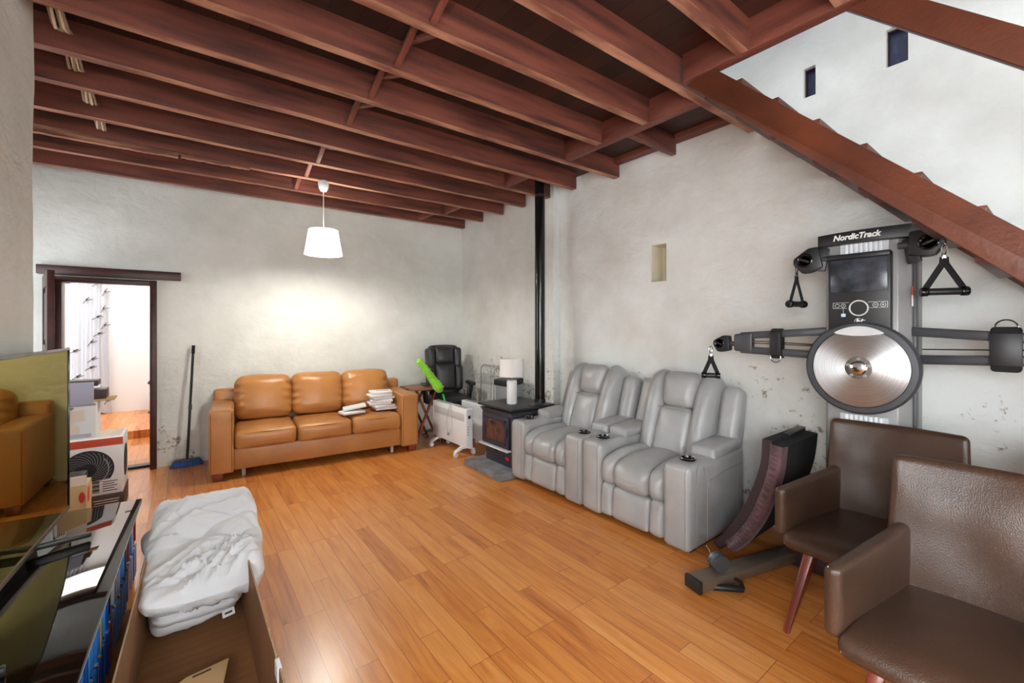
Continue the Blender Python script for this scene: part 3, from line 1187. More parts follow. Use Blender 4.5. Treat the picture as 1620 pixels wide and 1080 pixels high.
# ------------------------------------------------------------------ television and media bench
tv = thing('television', 'large flat television reflecting the tan sofa in its dark screen', 'television', (-0.48 - 0.98 * math.sin(R(3.6)), 2.33, 0.455), R(-3.6))
MB().span((-0.022, -0.70, 0.02), (-0.004, 0.975, 0.885), 0.004).build('housing', M['black'], tv)
MB().span((-0.005, -0.69, 0.038), (0.0, 0.966, 0.872)).build('screen', M['screen'], tv)
b_ = MB()
b_.span((-0.022, -0.70, 0.872), (0.004, 0.975, 0.886), 0.002)
b_.span((-0.022, 0.965, 0.02), (0.004, 0.977, 0.886), 0.002)
b_.span((-0.022, -0.702, 0.02), (0.004, -0.687, 0.886), 0.002)
b_.build('bezel', M['black_gloss'], tv)
MB().span((-0.022, -0.70, 0.018), (0.005, 0.975, 0.038), 0.002).build('lower_bezel', M['bronze'], tv)
for y in (0.5, -0.48):
    MB().bar((-0.04, y - 0.02, 0.012), (0.17, y + 0.03, 0.012), 0.024, 0.022, 0.004).build('foot', M['black'], tv)

bench = thing('media_bench', 'long black glass topped media bench along the left wall', 'tv bench', (-0.442, 2.1, 0), R(-1.85))
BL0, BL1 = -1.2, 1.23
MB().span((-0.115, BL0, 0.437), (0.222, BL1, 0.449), 0.003).build('glass_top', M['glass_black'], bench)
MB().span((0.213, BL0, 0.432), (0.2225, BL1 - .002, 0.437), 0.0).build('top_edge', M['white_grey'], bench)
MB().span((-0.11, BL0 + .01, 0.03), (0.19, BL1 - .03, 0.05)).build('bottom_shelf', M['black_gloss'], bench)
MB().span((-0.11, BL0 + .01, 0.225), (0.19, BL1 - .03, 0.24)).build('middle_shelf', M['glass_black'], bench)
MB().span((-0.115, BL0 + .01, 0.03), (-0.1, BL1 - .03, 0.437)).build('back_panel', M['black_gloss'], bench)
for y in (BL0 + .02, -0.4, 0.4, BL1 - .045):
    MB().span((-0.11, y, 0.0), (0.19, y + .025, 0.437)).build('upright', M['black_gloss'], bench)
MB().span((0.165, BL0 + .02, 0.405), (0.195, BL1 - .05, 0.437)).build('front_rail', M['glass_black'], bench)

# disc cases on the bench shelves
cols_lab = ['bright blue', 'bright blue', 'deep blue', 'bright blue', 'deep blue', 'pale grey', 'grey', 'red', 'ochre', 'dark grey']
protos = {}
rr = random.Random(3)
for shelf, z0, h in (('lower', 0.051, 0.165), ('middle', 0.241, 0.138)):
    y = 0.92
    while y < 3.27:
        wdt = rr.choice((0.012, 0.014, 0.014, 0.018))
        yy = y - 2.1
        if any(a - .016 < yy < a + .04 for a in (BL0 + .02, -0.4, 0.4, BL1 - .045)):
            y += wdt
            continue
        if shelf == 'middle' and rr.random() < 0.25:
            y += wdt * 2
            continue
        i = rr.choice((0, 0, 1, 1, 2, 3, 3, 4, 5, 5, 6, 7, 8, 9))
        key = (shelf, i, wdt)
        lab = '%s spined disc case standing on the %s shelf of the media bench' % (cols_lab[i], shelf)
        hh = h * (1.0)
        if key not in protos:
            protos[key] = tag(MB().span((-0.115, 0.0006, 0.0), (0.0, wdt - 0.0006, hh), 0.0015, 1).build('disc_case', M['dvd%d' % i]), lab, 'disc case', 'disc cases on the %s bench shelf' % shelf)
            o = protos[key]
        else:
            o = protos[key].copy()
            COL.objects.link(o)
        q = 0.2 + rr.uniform(-.008, .003)
        cb_, sb_ = math.cos(R(-1.85)), math.sin(R(-1.85))
        o.location = (-0.442 + q * cb_ - yy * sb_, 2.1 + q * sb_ + yy * cb_, z0)
        o.rotation_euler = (0, 0, R(-1.85))
        y += wdt

# ------------------------------------------------------------------ long carton with the duvet
bx = thing('cardboard_carton', 'long open cardboard carton beside the media bench holding the duvet', 'carton', (0.055, 2.1, 0))
X0, X1, Y0, Y1, HB = -0.195, 0.195, -1.0, 0.92, 0.35
MB().span((X0, Y0, 0.0), (X1, Y1, 0.006)).build('bottom', M['card'], bx)
MB().bar((X0 - 0.055, Y0, HB / 2), (X0 + 0.022, Y1, HB / 2), 0.006, HB).build('side_panel', M['card'], bx)
for nm_, lo, hi in (('side_panel', (X1, Y0, 0), (X1 + .006, Y1, HB)), ('end_panel', (X0, Y1 - .006, 0), (X1, Y1, HB)), ('end_panel', (X0, Y0, 0), (X1, Y0 + .006, HB))):
    o = MB().span(lo, hi).build(nm_, M['card'], bx)
b_ = MB()
for i in range(240):
    y = Y0 + (Y1 - Y0) * i / 240
    b_.box((X1 + .003, y, HB + .001), (0.005, 0.004, 0.003), rot=(0, 0, R(35)))
b_.build('corrugated_rim', M['card_edge'], bx, smooth=False)
MB().bar((X0 - 0.055, Y0, HB + .001), (X0 + 0.022, Y1, HB + .001), 0.0055, 0.003).build('left_rim', M['card_edge'], bx)
b_ = MB()
b_.prism([(-0.12, -0.09), (-0.04, -0.02), (0.10, 0.0), (0.06, -0.22), (-0.13, -0.24)], 0.09, 0.096, 'xy')
fl = b_.build('inner_flap', M['card_light'], bx)
fl.rotation_euler = (R(-4), 0, 0)
b_ = MB()
b_.box((0.01, -0.035, 0.097), (0.06, 0.006, 0.003), rot=(0, 0, R(6)))
b_.build('slot', M['ink'], fl)
MB().box((X1 + .002, -0.52, HB - .02), (0.014, 0.05, 0.05), 0.002).build('torn_corner', M['paper'], bx)

dv = thing('folded_duvet', 'crumpled white folded duvet piled in the far end of the carton', 'duvet', (0.10, 2.68, 0.0))
mb = MB()


def ridge(x, y, ang, fx, fy, seed):
    """sharp crease lines running along ang"""
    c, s_ = math.cos(ang), math.sin(ang)
    u, v = x * c + y * s_, -x * s_ + y * c
    w = noise.noise(Vector((u * 2.5, v * 2.5, seed + 11))) * 0.12
    return max(0.0, 1 - abs(noise.noise(Vector((u * fx, (v + w) * fy, seed)))) * 3.2)


def dwr(seed, amp, h):
    def f(q):
        x, y = q.x + seed, q.y + seed * 0.7
        top = max(-1.0, min(1.0, q.z / (h * 0.5)))
        k = noise.noise(Vector((x * 4.0, y * 4.0, seed))) * amp * 1.1
        k -= ridge(x, y, 0.45, 0.9, 5.5, seed) ** 1.5 * amp * 1.2
        k -= ridge(x, y, -0.5, 1.2, 6, seed + 4) ** 1.5 * amp * 0.9
        m = max(0.0, noise.noise(Vector((x * 3, y * 3, seed + 20))) + 0.25)
        k += (ridge(x, y, 0.75, 2.0, 15, seed + 9) * 0.9 + ridge(x, y, 0.1, 2.2, 22, seed + 14) * 0.55 + ridge(x, y, -0.6, 3, 30, seed + 17) * 0.3) * amp * min(1, m * 2 + 0.3)
        q.z += k * top
        e = 1 - abs(top)
        out = Vector((q.x, q.y, 0))
        if out.length > 1e-6:
            out.normalize()
            q += out * e * (noise.noise(Vector((x * 5, y * 5, seed))) * amp * 0.9 + ridge(x + y, q.z * 2, 0.25, 4, 9, seed + 6) * amp * 0.4 * m)
        return q
    return f


def dl3(q):
    q = dwr(3.1, 0.026, 0.12)(q)
    q.z += 0.055 * (q.y / 0.42) + 0.018 * math.sin(q.x * 6 + q.y * 5)
    # one soft corner folded over the middle
    t = q.y - 0.06 - 0.35 * q.x
    q.z += 0.034 / (1 + math.exp(-t * 60)) * (1 if q.z > 0 else 0)
    q.x += 0.015 * math.sin(q.y * 6)
    q.y += 0.02 * math.sin(q.x * 7 + 1)
    return q


mb.cushion((-0.045, 0.14, 0.075), (0.335, 0.60, 0.10), 0.048, (0.01, 0.02, 0.01), 60, deform=dwr(1.2, 0.014, 0.1))
mb.cushion((-0.040, 0.09, 0.158), (0.345, 0.64, 0.10), 0.048, (0.01, 0.02, 0.01), 60, rot=(R(2), 0, R(2)), deform=dwr(7.4, 0.016, 0.1))
mb.cushion((-0.030, 0.07, 0.235), (0.36, 0.68, 0.10), 0.048, (0.01, 0.02, 0.01), 60, rot=(R(3), 0, R(-2)), deform=dwr(5.7, 0.016, 0.1))
mb.cushion((0.0, 0.03, 0.335), (0.455, 0.76, 0.115), 0.056, (0.012, 0.02, 0.01), 84, deform=dl3)
mb.cushion((-0.20, 0.22, 0.32), (0.10, 0.34, 0.09), 0.042, (0.01, 0.02, 0.01), 40, rot=(0, R(-22), R(8)), deform=dwr(2.9, 0.012, 0.09))
mb.build('cover', M['duvet'], dv, ang=1.2)
b_ = MB()
b_.box((0.075, -0.29, 0.125), (0.05, 0.004, 0.03), rot=(R(-30), 0, R(14)))
tg = b_.build('care_tag', M['paper'], dv)
b_ = MB()
b_.box((0.075, -0.2935, 0.127), (0.03, 0.002, 0.008), rot=(R(-30), 0, R(14)))
b_.build('printing', M['ink'], tg)

# ------------------------------------------------------------------ broom
bro = thing('push_broom', 'black handled broom with blue bristles leaning on the back wall', 'broom', (0.05, 5.655, 0))
MB().tube([(0.0, 0.0, 0.055), (0.012, 0.012, 0.30), (0.055, 0.07, 1.24)], 0.012, 10).build('handle', M['black'], bro)
MB().cyl((0.052, 0.066, 1.17), (0.056, 0.0715, 1.26), 0.0155, bev=0.006).build('grip', M['black_matte'], bro)
MB().cyl((0.026, 0.031, 0.58), (0.0285, 0.0345, 0.64), 0.016, bev=0.004).build('collar', M['steel_dark'], bro)
MB().box((0.0, 0.0, 0.062), (0.21, 0.045, 0.025), 0.008).build('head', M['steel_dark'], bro)
b_ = MB()
b_.box((0, 0, 0.028), (0.235, 0.055, 0.054), 0.004, deform=lambda c: (c.x * (1.10 - c.z * 4), c.y * (1.15 - c.z * 5), c.z))
b_.build('bristles', M['bluebristle'], bro)

# ------------------------------------------------------------------ pendant lamp
pn = thing('pendant_lamp', 'white drum pendant lamp hanging lit from the joists', 'pendant lamp', (1.14, 4.60, 0))
MB().lathe([(0.0, 2.925), (0.05, 2.925), (0.052, 2.90), (0.045, 2.855), (0.028, 2.825), (0.006, 2.82), (0.0, 2.82)], seg=28).build('ceiling_rose', M['white_plastic'], pn)
MB().cyl((0, 0, 2.40), (0, 0, 2.825), 0.0045, seg=8).build('cord', M['white_plastic'], pn)
MB().lathe([(0.179, 2.185), (0.138, 2.432), (0.135, 2.432), (0.176, 2.185)], seg=48, closed=True).build('lamp_shade', M['shade'], pn)
b_ = MB()
for k in range(3):
    a = 2 * PI * k / 3 + 0.4
    b_.tube([(0.012 * math.cos(a), 0.012 * math.sin(a), 2.40), (0.136 * math.cos(a), 0.136 * math.sin(a), 2.425)], 0.0025, 6)
b_.cyl((0, 0, 2.36), (0, 0, 2.415), 0.02)
b_.build('spider', M['white_plastic'], pn)
MB().lathe([(0.0, 2.255), (0.022, 2.262), (0.03, 2.285), (0.022, 2.325), (0.013, 2.36), (0.0, 2.36)], seg=20).build('bulb', M['bulb'], pn)
pl = point('pendant_light', (1.14, 4.60, 2.235), 50, (1.0, 0.95, 0.86), 0.05)

# ------------------------------------------------------------------ tan sofa
sf = thing('leather_sofa', 'three seat tan leather sofa against the back wall', 'sofa', (0.20, 4.87, 0), R(-5.0))
SW, SD = 2.03, 0.87
AW = 0.20


def arm_mb(x0):
    m_ = MB()
    m_.cushion((x0 + AW / 2, SD / 2 - 0.02, 0.37), (AW, SD - 0.04, 0.60), 0.022, (0.0, 0.0, 0.004), 10)
    return m_


for x0 in (0.0, SW - AW):
    a = arm_mb(x0).build('arm', M['tan_leather'], sf)
    b_ = MB()
    for xx in (x0 + 0.018, x0 + AW - 0.018):
        b_.tube([(xx, 0.001, 0.09), (xx, 0.001, 0.64), (xx, 0.03, 0.668), (xx, SD - 0.2, 0.668)], 0.003, 6)
    b_.build('piping', M['tan_seam'], a)
MB().cushion((SW / 2, 0.46, 0.18), (SW - 2 * AW + 0.02, 0.80, 0.21), 0.02, (0, 0.008, 0), 14).build('base', M['tan_leather'], sf)
b_ = MB()
b_.cushion((SW / 2, SD - 0.075, 0.43), (SW - 0.02, 0.15, 0.70), 0.03, (0, 0.0, 0.004), 14)
b_.build('back_frame', M['tan_leather'], sf)
cw = (SW - 2 * AW) / 3
for k in range(3):
    cx = AW + cw * (k + 0.5)
    sh = 0.01 * (k - 1)

    def sag(q, kk=k):
        if q.z > 0:
            q.z += -0.012 * math.exp(-((q.x) ** 2 + (q.y - 0.05) ** 2) / 0.03) + 0.006 * noise.noise(Vector((q.x * 8 + kk * 3, q.y * 8, 0)))
        return q
    c = MB().cushion((cx, 0.30, 0.365), (cw - 0.006, 0.60, 0.175), 0.045, (0.002, 0.016, 0.028), 14, deform=sag).build('seat_cushion', M['tan_leather'], sf)
    b_ = MB()
    b_.tube([(cx - cw / 2 + 0.02, 0.012, 0.425), (cx, -0.006, 0.43), (cx + cw / 2 - 0.02, 0.012, 0.425)], 0.003, 6)
    b_.tube([(cx - cw / 2 + 0.02, 0.012, 0.30), (cx, -0.006, 0.30), (cx + cw / 2 - 0.02, 0.012, 0.30)], 0.003, 6)
    b_.build('piping', M['tan_seam'], c)

    def wr(q, kk=k):
        e = max(0.0, abs(q.x) / (cw / 2) - 0.55) / 0.45
        q.y += 0.012 * e * math.sin(q.z * 75 + kk) * (1 if q.y < 0 else 0)
        q.z += 0.012 * noise.noise(Vector((q.x * 4 + kk * 7, q.z * 3, 1)))
        q.y -= 0.02 * math.cos(min(1, abs(q.x) / (cw / 2)) * PI / 2) * (1 if q.y < 0 else 0)
        return q
    MB().cushion((cx, 0.615, 0.69), (cw + 0.004, 0.22, 0.46), 0.085, (0.004, 0.04, 0.012), 22, rot=(R(-14), 0, 0), deform=wr).build('back_cushion', M['tan_leather'], sf)
for x in (0.07, SW - 0.07):
    for y in (0.06, SD - 0.08):
        MB().box((x, y, 0.035), (0.10, 0.10, 0.07), 0.004, deform=lambda c: (c.x * (0.85 + 2 * c.z), c.y * (0.85 + 2 * c.z), c.z)).build('leg', M['redwood'], sf)
for x in (0.28, SW - 0.28):
    MB().cyl((x, 0.12, 0.0), (x, 0.12, 0.08), 0.016, 0.02).build('castor', M['white_grey'], sf)


def sofa_pt(x, y, z):
    c, s = math.cos(R(-5)), math.sin(R(-5))
    return (0.20 + x * c - y * s, 4.87 + x * s + y * c, z)


# white packets on the right-hand seat
labs = ['lowest white packet in the stack on the right seat of the sofa', 'second white packet up in the sofa seat stack', 'third white packet up in the sofa seat stack',
        'fourth white packet up in the sofa seat stack', 'fifth white packet up in the sofa seat stack', 'sixth white packet up in the sofa seat stack', 'topmost white packet of the stack on the sofa seat']
pz = 0.482
for k in range(7):
    th_ = 0.032
    x, y, _ = sofa_pt(1.66 + (0.05 if k == 0 else 0.02 * math.sin(k * 2.1)), 0.27 + 0.012 * math.cos(k * 3), 0)
    t = thing('white_packet', labs[k], 'packet', (x, y, pz), R(-5 + 9 * math.sin(k * 1.7)), 'white packets on the sofa')
    MB().box((0, 0, th_ / 2), (0.25, 0.19, th_ - 0.003), 0.009, seg=3).build('wrapper', M['paper'], t)
    if k in (6, 3, 1):
        b_ = MB()
        b_.box((0.02, 0.0, th_ - 0.0015), (0.15, 0.11, 0.001))
        b_.build('printed_cover', M['white_grey'], t)
    pz += th_
for k, (dx, dy, rz, lab) in enumerate(((1.32, 0.20, 6, 'white packet lying beside the stack, lower of two on the sofa seat'), (1.35, 0.22, -14, 'white packet propped on the lower one left of the stack'))):
    x, y, _ = sofa_pt(dx, dy, 0)
    t = thing('white_packet', lab, 'packet', (x, y, 0.482 + 0.05 * k), R(rz), 'white packets on the sofa')
    MB().box((0, 0, 0.016), (0.25, 0.17, 0.029), 0.009, seg=3, rot=(0, R(-9) if k else 0, 0)).build('wrapper', M['paper'], t)

# ------------------------------------------------------------------ folding tray table, duster
tt = thing('tray_table', 'small brown folding tray table between the sofa and office chair', 'table', (2.43, 5.07, 0))
MB().box((0, 0, 0.685), (0.37, 0.44, 0.02), 0.006).build('tabletop', M['tablewood'], tt)
for y in (-0.17, 0.17):
    MB().bar((-0.17, y, 0.0), (0.13, y, 0.675), 0.022, 0.038, 0.004, up=(0, 1, 0)).build('leg', M['redwood'], tt)
    MB().bar((0.17, y * 0.85, 0.0), (-0.13, y * 0.85, 0.675), 0.022, 0.038, 0.004, up=(0, 1, 0)).build('leg', M['redwood'], tt)
MB().box((-0.12, 0, 0.12), (0.025, 0.30, 0.03), 0.004).build('stretcher', M['redwood'], tt)

du = thing('chenille_duster', 'lime green chenille duster leaning over the tray table edge', 'duster', (2.685, 4.69, 0))
pts = [Vector((0.0, 0.0, 0.02)), Vector((-0.065, 0.08, 0.52)), Vector((-0.09, 0.10, 0.62))]
MB().tube(pts, 0.012, 10).build('handle', M['lime_stick'], du)
b_ = MB()
p0, p1 = Vector((-0.10, 0.11, 0.65)), Vector((-0.37, 0.22, 1.06))
nn = 30
pp, rad = [], []
for i in range(nn + 1):
    q = i / nn
    p = p0.lerp(p1, q)
    pp.append(p)
    rad.append(0.062 * min(1, (q + 0.03) * 9) * (1 - 0.45 * q) * (1 if q < 0.97 else 0.5))
b_.tube(pp, 0.05, 20, radii=rad)
for v in b_.bm.verts:
    v.co += Vector((noise.noise(v.co * 70), noise.noise(v.co * 70 + Vector((9, 0, 0))), noise.noise(v.co * 70 + Vector((0, 9, 0))))) * 0.014
b_.build('fibre_head', M['lime'], du)

# ------------------------------------------------------------------ black office chair
oc = thing('office_chair', 'black leather high back office chair in the corner', 'office chair', (2.83, 5.08, 0), R(-14))


def obend(q):
    q.y += 0.18 * (q.z / 0.65) ** 2 * 0.25 - 0.05 * (1 - (q.x / 0.24) ** 2)
    return q


b_ = MB()
b_.cushion((0, 0.235, 0.86), (0.42, 0.11, 0.68), 0.045, (0, 0.0, 0.01), 16, rot=(R(-9), 0, 0), deform=obend)
bk = b_.build('backrest', M['black_leather'], oc)
MB().cushion((0, 0.215, 1.065), (0.27, 0.13, 0.24), 0.04, (0.0, 0.02, 0.004), 10, rot=(R(-8), 0, 0)).build('head_pad', M['black_leather'], oc)
MB().cushion((0, 0.155, 0.78), (0.28, 0.13, 0.36), 0.04, (0.0, 0.02, 0.004), 10, rot=(R(-8), 0, 0)).build('lumbar_pad', M['black_leather'], oc)
for s in (-1, 1):
    MB().cushion((s * 0.19, 0.215, 1.03), (0.11, 0.15, 0.28), 0.04, (0.0, 0.015, 0.004), 8, rot=(R(-8), 0, R(-s * 14))).build('wing_pad', M['black_leather'], oc)
    MB().cushion((s * 0.195, 0.155, 0.76), (0.11, 0.15, 0.34), 0.04, (0.0, 0.015, 0.004), 8, rot=(R(-8), 0, R(-s * 14))).build('side_pad', M['black_leather'], oc)
b_ = MB()
b_.cushion((0, -0.03, 0.49), (0.50, 0.50, 0.11), 0.05, (0.01, 0.01, 0.03), 12)
se = b_.build('seat', M['black_leather'], oc)
for s in (-1, 1):
    b_ = MB()
    b_.cushion((s * 0.31, -0.02, 0.70), (0.075, 0.26, 0.04), 0.018, (0, 0, 0.006), 8)
    a = b_.build('armrest', M['black'], oc)
    b_ = MB()
    b_.bar((s * 0.31, 0.05, 0.69), (s * 0.29, 0.02, 0.46), 0.035, 0.06, 0.006)
    b_.bar((s * 0.31, -0.08, 0.69), (s * 0.29, -0.03, 0.46), 0.035, 0.03, 0.006)
    b_.bar((s * 0.30, 0.0, 0.46), (s * 0.1, 0.0, 0.44), 0.05, 0.02, 0.004)
    b_.build('bracket', M['black'], a)
MB().cyl((0, 0, 0.10), (0, 0, 0.44), 0.03).build('gas_lift', M['black'], oc)
MB().box((0, 0, 0.43), (0.2, 0.24, 0.03), 0.006).build('seat_plate', M['black'], oc)
for k in range(5):
    a = 2 * PI * k / 5 + 0.5
    e = (0.30 * math.cos(a), 0.30 * math.sin(a))
    lg = MB().bar((0, 0, 0.115), (e[0], e[1], 0.085), 0.05, 0.04, 0.006, w1=0.03, h1=0.025).build('leg', M['black'], oc)
    b_ = MB()
    px, py = -math.sin(a), math.cos(a)
    for s in (-1, 1):
        b_.cyl((e[0] + px * s * 0.01, e[1] + py * s * 0.01, 0.03), (e[0] + px * s * 0.026, e[1] + py * s * 0.026, 0.03), 0.03, bev=0.005, seg=18)
    b_.cyl((e[0], e[1], 0.03), (e[0], e[1], 0.08), 0.009)
    b_.build('castor', M['black'], lg)

# ------------------------------------------------------------------ convector heaters


def heater(loc, lab, slots):
    h = thing('convector_heater', lab, 'heater', loc, 0, 'white convector heaters')
    L_, Hh = (0.80, 0.43)
    MB().box((0, 0, 0.115 + Hh / 2), (0.085, L_, Hh), 0.006).build('body', M['white_metal'], h)
    b_ = MB()
    if slots:
        for i in range(7):
            b_.box((-0.043, 0, 0.115 + Hh - 0.03 - i * 0.022), (0.006, L_ - 0.06, 0.008), 0.001)
    else:
        b_.box((-0.043, -0.0, 0.115 + Hh - 0.10), (0.004, L_ - 0.09, 0.085), 0.001)
    b_.build('front_grille', M['white_grey'], h)
    b_ = MB()
    for i in range(14):
        b_.box((0.0, -L_ / 2 + 0.07 + i * (L_ - 0.14) / 13, 0.115 + Hh + 0.001), (0.06, 0.03, 0.003))
    b_.build('top_vents', M['ink_grey'], h)
    b_ = MB()
    b_.box((-0.005, -L_ / 2 - 0.003, 0.115 + Hh - 0.09), (0.03, 0.006, 0.035), 0.002)
    b_.build('rocker_switch', M['ink'], h)
    b_ = MB()
    for i in range(4):
        b_.cyl((-0.02, -L_ / 2 - 0.001, 0.26 + i * 0.03), (-0.02, -L_ / 2 - 0.004, 0.26 + i * 0.03), 0.007, seg=12)
    b_.build('side_buttons', M['ink_grey'], h)
    for y in (-0.29, 0.29):
        b_ = MB()
        b_.prism([(-0.135, 0.055), (-0.12, 0.075), (-0.03, 0.118), (0.03, 0.118), (0.12, 0.075), (0.135, 0.055), (0.11, 0.052), (0.03, 0.085), (-0.03, 0.085), (-0.11, 0.052)], y - 0.02, y + 0.02, 'xz', 0.003)
        ft = b_.build('foot', M['white_plastic'], h)
        for s in (-1, 1):
            b_ = MB()
            b_.cyl((s * 0.115, y - 0.016, 0.026), (s * 0.115, y + 0.016, 0.026), 0.026, bev=0.004, seg=20)
            b_.cyl((s * 0.115, y, 0.026), (s * 0.115, y, 0.06), 0.01)
            b_.build('castor', M['white_plastic'], ft)
    return h


h1 = heater((2.54, 4.47, 0), 'white panel heater on castors', False)
h1['label'] = 'white panel heater on castors with its flex looped over the top, beside the sofa'
b_ = MB()
b_.tube([(-0.02, -0.06, 0.555), (-0.05, -0.05, 0.54), (-0.056, 0.02, 0.42), (-0.054, 0.04, 0.30), (-0.054, 0.0, 0.22), (-0.054, -0.05, 0.21), (-0.054, -0.09, 0.28), (-0.054, -0.09, 0.42), (-0.05, -0.07, 0.54), (0.0, -0.10, 0.556), (0.02, -0.16, 0.553)], 0.004, 8)
fx_ = b_.build('flex', M['white_grey'], h1)
MB().box((-0.058, -0.02, 0.205), (0.014, 0.03, 0.03), 0.005).build('plug', M['steel_grey'], fx_)
h2 = heater((2.83, 4.26, 0), 'white slotted heater tucked between the panel heater and wood stove', True)

# ------------------------------------------------------------------ wood stove on its hearth, flue, lamp
tag(MB().box((2.80, 3.585, 0.032), (0.86, 0.64, 0.064), 0.004).build('hearth_slab', M['slate']), 'grey stone hearth slab under the black wood stove', 'hearth')
sv = thing('wood_stove', 'black cast iron wood stove with a sooty glass door', 'stove', (2.80, 3.57, 0.064))
MB().box((0.0, 0, 0.09), (0.46, 0.44, 0.18), 0.004).build('pedestal', M['iron'], sv)
MB().box((0.0, 0, 0.355), (0.50, 0.52, 0.36), 0.006).build('firebox', M['iron'], sv)
MB().box((0.0, 0, 0.58), (0.58, 0.585, 0.022), 0.004).build('top_plate', M['black'], sv)
b_ = MB()
for i in range(3):
    b_.box((0, 0, 0.545 - i * 0.013), (0.545 - 0.012 * i, 0.56 - 0.012 * i, 0.006), 0.001)
b_.build('vent_louvres', M['steel_dark'], sv)
dr = MB().box((-0.262, 0, 0.345), (0.022, 0.46, 0.315), 0.006).build('door', M['iron'], sv)
b_ = MB()
b_.span((-0.277, -0.165, 0.245), (-0.27, 0.165, 0.445), 0.001)
b_.build('glass', M['stove_glass'], dr)
b_ = MB()
for lo, hi in (((-0.279, -0.185, 0.225), (-0.268, 0.185, 0.245)), ((-0.279, -0.185, 0.445), (-0.268, 0.185, 0.465)), ((-0.279, -0.185, 0.225), (-0.268, -0.165, 0.465)), ((-0.279, 0.165, 0.225), (-0.268, 0.185, 0.465))):
    b_.span(lo, hi, 0.002)
b_.build('glass_frame', M['iron'], dr)
MB().box((-0.285, -0.205, 0.36), (0.02, 0.014, 0.09), 0.004).build('handle', M['steel_dark'], dr)
MB().box((-0.275, 0, 0.178), (0.06, 0.50, 0.016), 0.003).build('ash_lip', M['white_grey'], sv)
b_ = MB()
b_.lathe([(0.022, 0), (0.022, 0.003), (0, 0.003)], (-0.23, -0.155, 0.08), 20, (-1, 0, 0))
for v in b_.bm.verts:
    v.co.y = -0.155 + (v.co.y + 0.155) * 1.5
    v.co.z = 0.08 + (v.co.z - 0.08) * 0.9
b_.build('red_badge', M['red'], sv)
MB().box((-0.233, 0.03, 0.125), (0.01, 0.02, 0.012), 0.003).build('air_knob', M['black_gloss'], sv)
fl_ = thing('flue_pipe', 'tall black flue pipe rising from the wood stove to the ceiling', 'flue', (3.05, 3.47, 0.655))
MB().cyl((0, 0, 0.0), (0, 0, 2.43), 0.054, seg=32).build('pipe', M['black_gloss'], fl_)
MB().cyl((0, 0, 0.0), (0, 0, 0.03), 0.062, seg=32).build('collar', M['black'], fl_)
MB().cyl((0, 0, 2.19), (0, 0, 2.22), 0.0555, seg=32).build('pipe_joint', M['black'], fl_)

tl = thing('table_lamp', 'white table lamp with a drum shade standing on the stove', 'lamp', (2.74, 3.56, 0.656))
MB().lathe([(0, 0), (0.05, 0), (0.053, 0.006), (0.053, 0.235), (0.048, 0.245), (0, 0.245)], seg=32).build('base', M['ceramic'], tl)
MB().cyl((0, 0, 0.245), (0, 0, 0.34), 0.011, seg=14).build('neck', M['bronze'], tl)
MB().lathe([(0.128, 0.285), (0.124, 0.47), (0.120, 0.47), (0.124, 0.285)], seg=40, closed=True).build('lamp_shade', M['shade_off'], tl)
b_ = MB()
for k in range(3):
    a = 2 * PI * k / 3
    b_.tube([(0, 0, 0.33), (0.123 * math.cos(a), 0.123 * math.sin(a), 0.33)], 0.002, 6)
b_.build('spider', M['chrome'], tl)
tag(MB().box((2.90, 3.36, 0.662), (0.16, 0.09, 0.012), 0.003, rot=(0, 0, R(12))).build('stove_tool', M['steel_dark']), 'flat dark metal tool lying on the stove top by the flue', 'tool')

gb = thing('grey_bin', 'grey upright bin with a black lid behind the table lamp', 'bin', (3.1, 4.08, 0))
MB().box((0, 0, 0.39), (0.22, 0.27, 0.78), 0.012).build('body', mat('silver_grey_steel', (150, 152, 156), 0.35, metal=0.3), gb)
MB().box((-0.01, 0, 0.81), (0.24, 0.28, 0.07), 0.012, deform=lambda c: (c.x, c.y, c.z + 0.10 * c.x)).build('lid', M['black'], gb)

# chrome wire rack
M['wire'] = mat('bright_wire', (190, 190, 192), 0.35, metal=0.6)
wr_ = thing('wire_rack', 'chrome wire basket rack on the wall behind the heaters', 'rack', (3.19, 4.72, 0))
b_ = MB()
for y in (-0.24, 0.24):
    b_.tube([(0.09, y, 0.0), (0.09, y, 0.4), (0.09, y, 0.88)] + [(0.09, y * 0.92, 0.92), (0.09, y * 0.72, 0.945)], 0.008, 8)
b_.tube([(0.09, -0.18, 0.945), (0.09, 0.18, 0.945)], 0.008, 8)
b_.tube([(0.09, 0.0, 0.0), (0.09, 0.0, 0.945)], 0.006, 8)
b_.tube([(0.09, -0.06, 0.0), (0.09, -0.07, 0.86), (0.05, -0.15, 0.9)], 0.005, 8)
b_.build('frame', M['wire'], wr_)
for z in (0.72, 0.38, 0.12):
    b_ = MB()
    for zz, g in ((z, 0.9), (z + 0.05, 0.95), (z + 0.10, 1.0)):
        b_.tube([(0.08, -0.22 * g, zz), (0.08, 0.22 * g, zz), (-0.06 * g, 0.18 * g, zz), (-0.06 * g, -0.18 * g, zz)], 0.003, 6, closed=True)
    for i in range(9):
        y = -0.20 + i * 0.05
        b_.tube([(0.08, y, z + 0.10), (0.08, y * .9, z), (-0.055, y * 0.8, z), (-0.06, y * 0.85, z + 0.10)], 0.002, 5)
    b_.build('basket', M['wire'], wr_)

# ------------------------------------------------------------------ grey recliners


